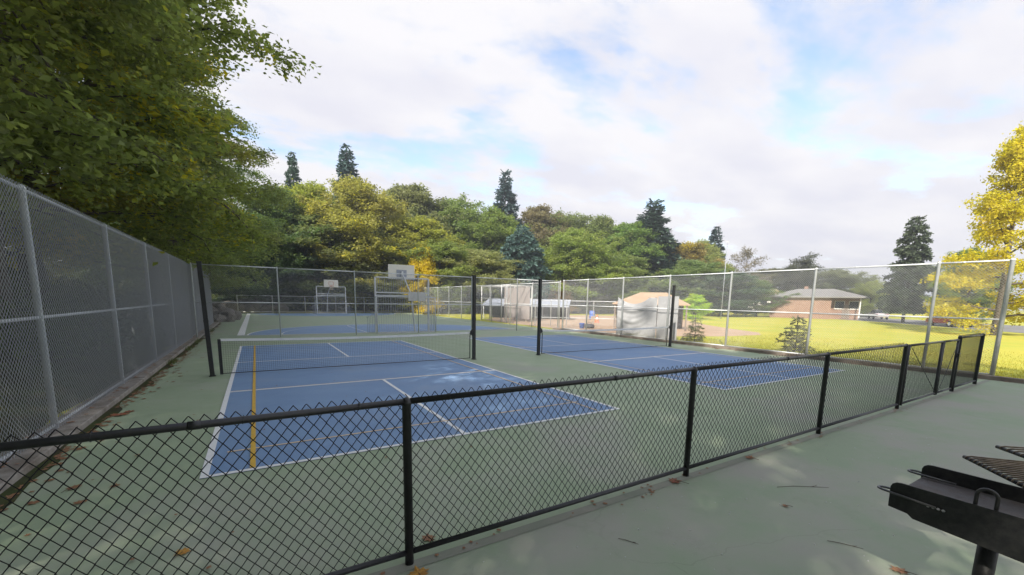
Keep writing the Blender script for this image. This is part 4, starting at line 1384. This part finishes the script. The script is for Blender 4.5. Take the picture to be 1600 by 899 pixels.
for i, (x_, y_, s_, m_, lb) in enumerate(FL):
    mb = MB()
    maple_leaf(mb, (0, 0, 0), s_, i * 2.1, i)
    o = mb.build('fallen_leaf', m_, None, False, (x_, y_, .006))
    tag(o, lb, 'leaf', 'fallen leaves')
    MB().tube([(0, 0, .007), (.3 * s_ * math.sin(i), -.5 * s_, .012), (.5 * s_ * math.sin(i), -.85 * s_, .008)], .0022, 4).build('stalk', M_TWIG, o)
mb = MB()
r8 = np.random.default_rng(8)
for i in range(900):
    y_ = r8.uniform(-4, 28)
    x_ = -1.50 + r8.exponential(.10) if r8.uniform() < .8 else r8.uniform(-1.95, -1.6)
    maple_leaf(mb, (x_, y_, .004 if x_ > -1.56 else .103), r8.uniform(.04, .11), r8.uniform(0, 6), i)
for i in range(90):
    maple_leaf(mb, (r8.uniform(-1.4, 3) , r8.uniform(-2, 16), .014), r8.uniform(.02, .05), r8.uniform(0, 6), i)
o = mb.build('leaf_litter', M_LEAFB)
tag(o, 'brown leaf litter gathered along the left kerb', 'litter', kind='stuff')
mb = MB()
for i in range(260):
    maple_leaf(mb, (r8.uniform(17.2, 17.44), r8.uniform(-8, 16), .004), r8.uniform(.03, .08), r8.uniform(0, 6), i)
for i in range(110):
    maple_leaf(mb, (r8.uniform(-1.5, 16), -2.47 + r8.normal() * .07, .006), r8.uniform(.015, .05), r8.uniform(0, 6), i)
o = mb.build('leaf_litter', M_LEAFB)
tag(o, 'scattered leaf bits along right edging and under the black fence', 'litter', kind='stuff')
# dark soil strip washed up against the left kerb
vv, ff = [], []
ys = np.linspace(-5.5, 28.4, 120)
for i, y_ in enumerate(ys):
    w_ = .10 + .06 * math.sin(y_ * 2.3) + .05 * math.sin(y_ * 5.1 + 1)
    vv += [(-1.56, y_, .02), (-1.56 + max(.03, w_), y_, .003)]
for i in range(len(ys) - 1):
    ff.append((2 * i, 2 * i + 1, 2 * i + 3, 2 * i + 2))
tag(MB().add(vv, ff).build('soil_drift', M_WOODFLOOR), kind='structure')
for i, (x0, y0, x1, y1, lb) in enumerate(((5.20, -3.12, 5.68, -3.40, 'thin bent twig lying on the slab left of the grill'), (4.50, -3.86, 4.62, -4.06, 'short dark twig on the slab nearer the bottom edge'), (3.02, -2.98, 3.10, -3.12, 'small twig on the slab below the second fence bay'))):
    mx_, my_ = (x0 + x1) / 2, (y0 + y1) / 2
    root = empty('twig', (mx_, my_, 0))
    tag(root, lb, 'twig', 'twigs on the slab')
    a, b = Vector((x0 - mx_, y0 - my_, .006)), Vector((x1 - mx_, y1 - my_, .006))
    n_ = Vector((-(b - a).y, (b - a).x, 0)) * .05
    MB().tube([a, a.lerp(b, .35) + n_, a.lerp(b, .7) + n_ * .6, b], [.0022, .0026, .0022, .0012], 5).build('stem', M_TWIG, root)
    MB().tube([a.lerp(b, .7) + n_ * .6, a.lerp(b, .85) + n_ * 2], [.003, .0015], 4).build('side_shoot', M_TWIG, root)
# scattered grit: tiny pale stones
mb = MB()
for i in range(160):
    x_, y_, s_ = r8.uniform(1.2, 9), r8.uniform(-5.2, -2.7), r8.uniform(.002, .007)
    mb.lathe((x_, y_, 0), [(s_, 0), (s_ * .9, s_ * .7), (s_ * .3, s_)], 5)
o = mb.build('grit', M_WPIPE)
tag(o, 'pale grit scattered over the outer slab', 'grit', kind='stuff')

# ================================================================== AIR
hz = MB().box((250, 250, 14.0), (1300, 1300, 31.0)).build('haze', None)
tag(hz, kind='stuff')
mh = bpy.data.materials.new('haze_air')
mh.use_nodes = True
th_ = mh.node_tree
th_.nodes.clear()
oh = th_.nodes.new('ShaderNodeOutputMaterial')
pv = th_.nodes.new('ShaderNodeVolumePrincipled')
pv.inputs['Color'].default_value = (.88, .92, 1.0, 1)
pv.inputs['Density'].default_value = 0.0013
pv.inputs['Anisotropy'].default_value = 0.3
th_.links.new(pv.outputs[0], oh.inputs['Volume'])
hz.data.materials.append(mh)
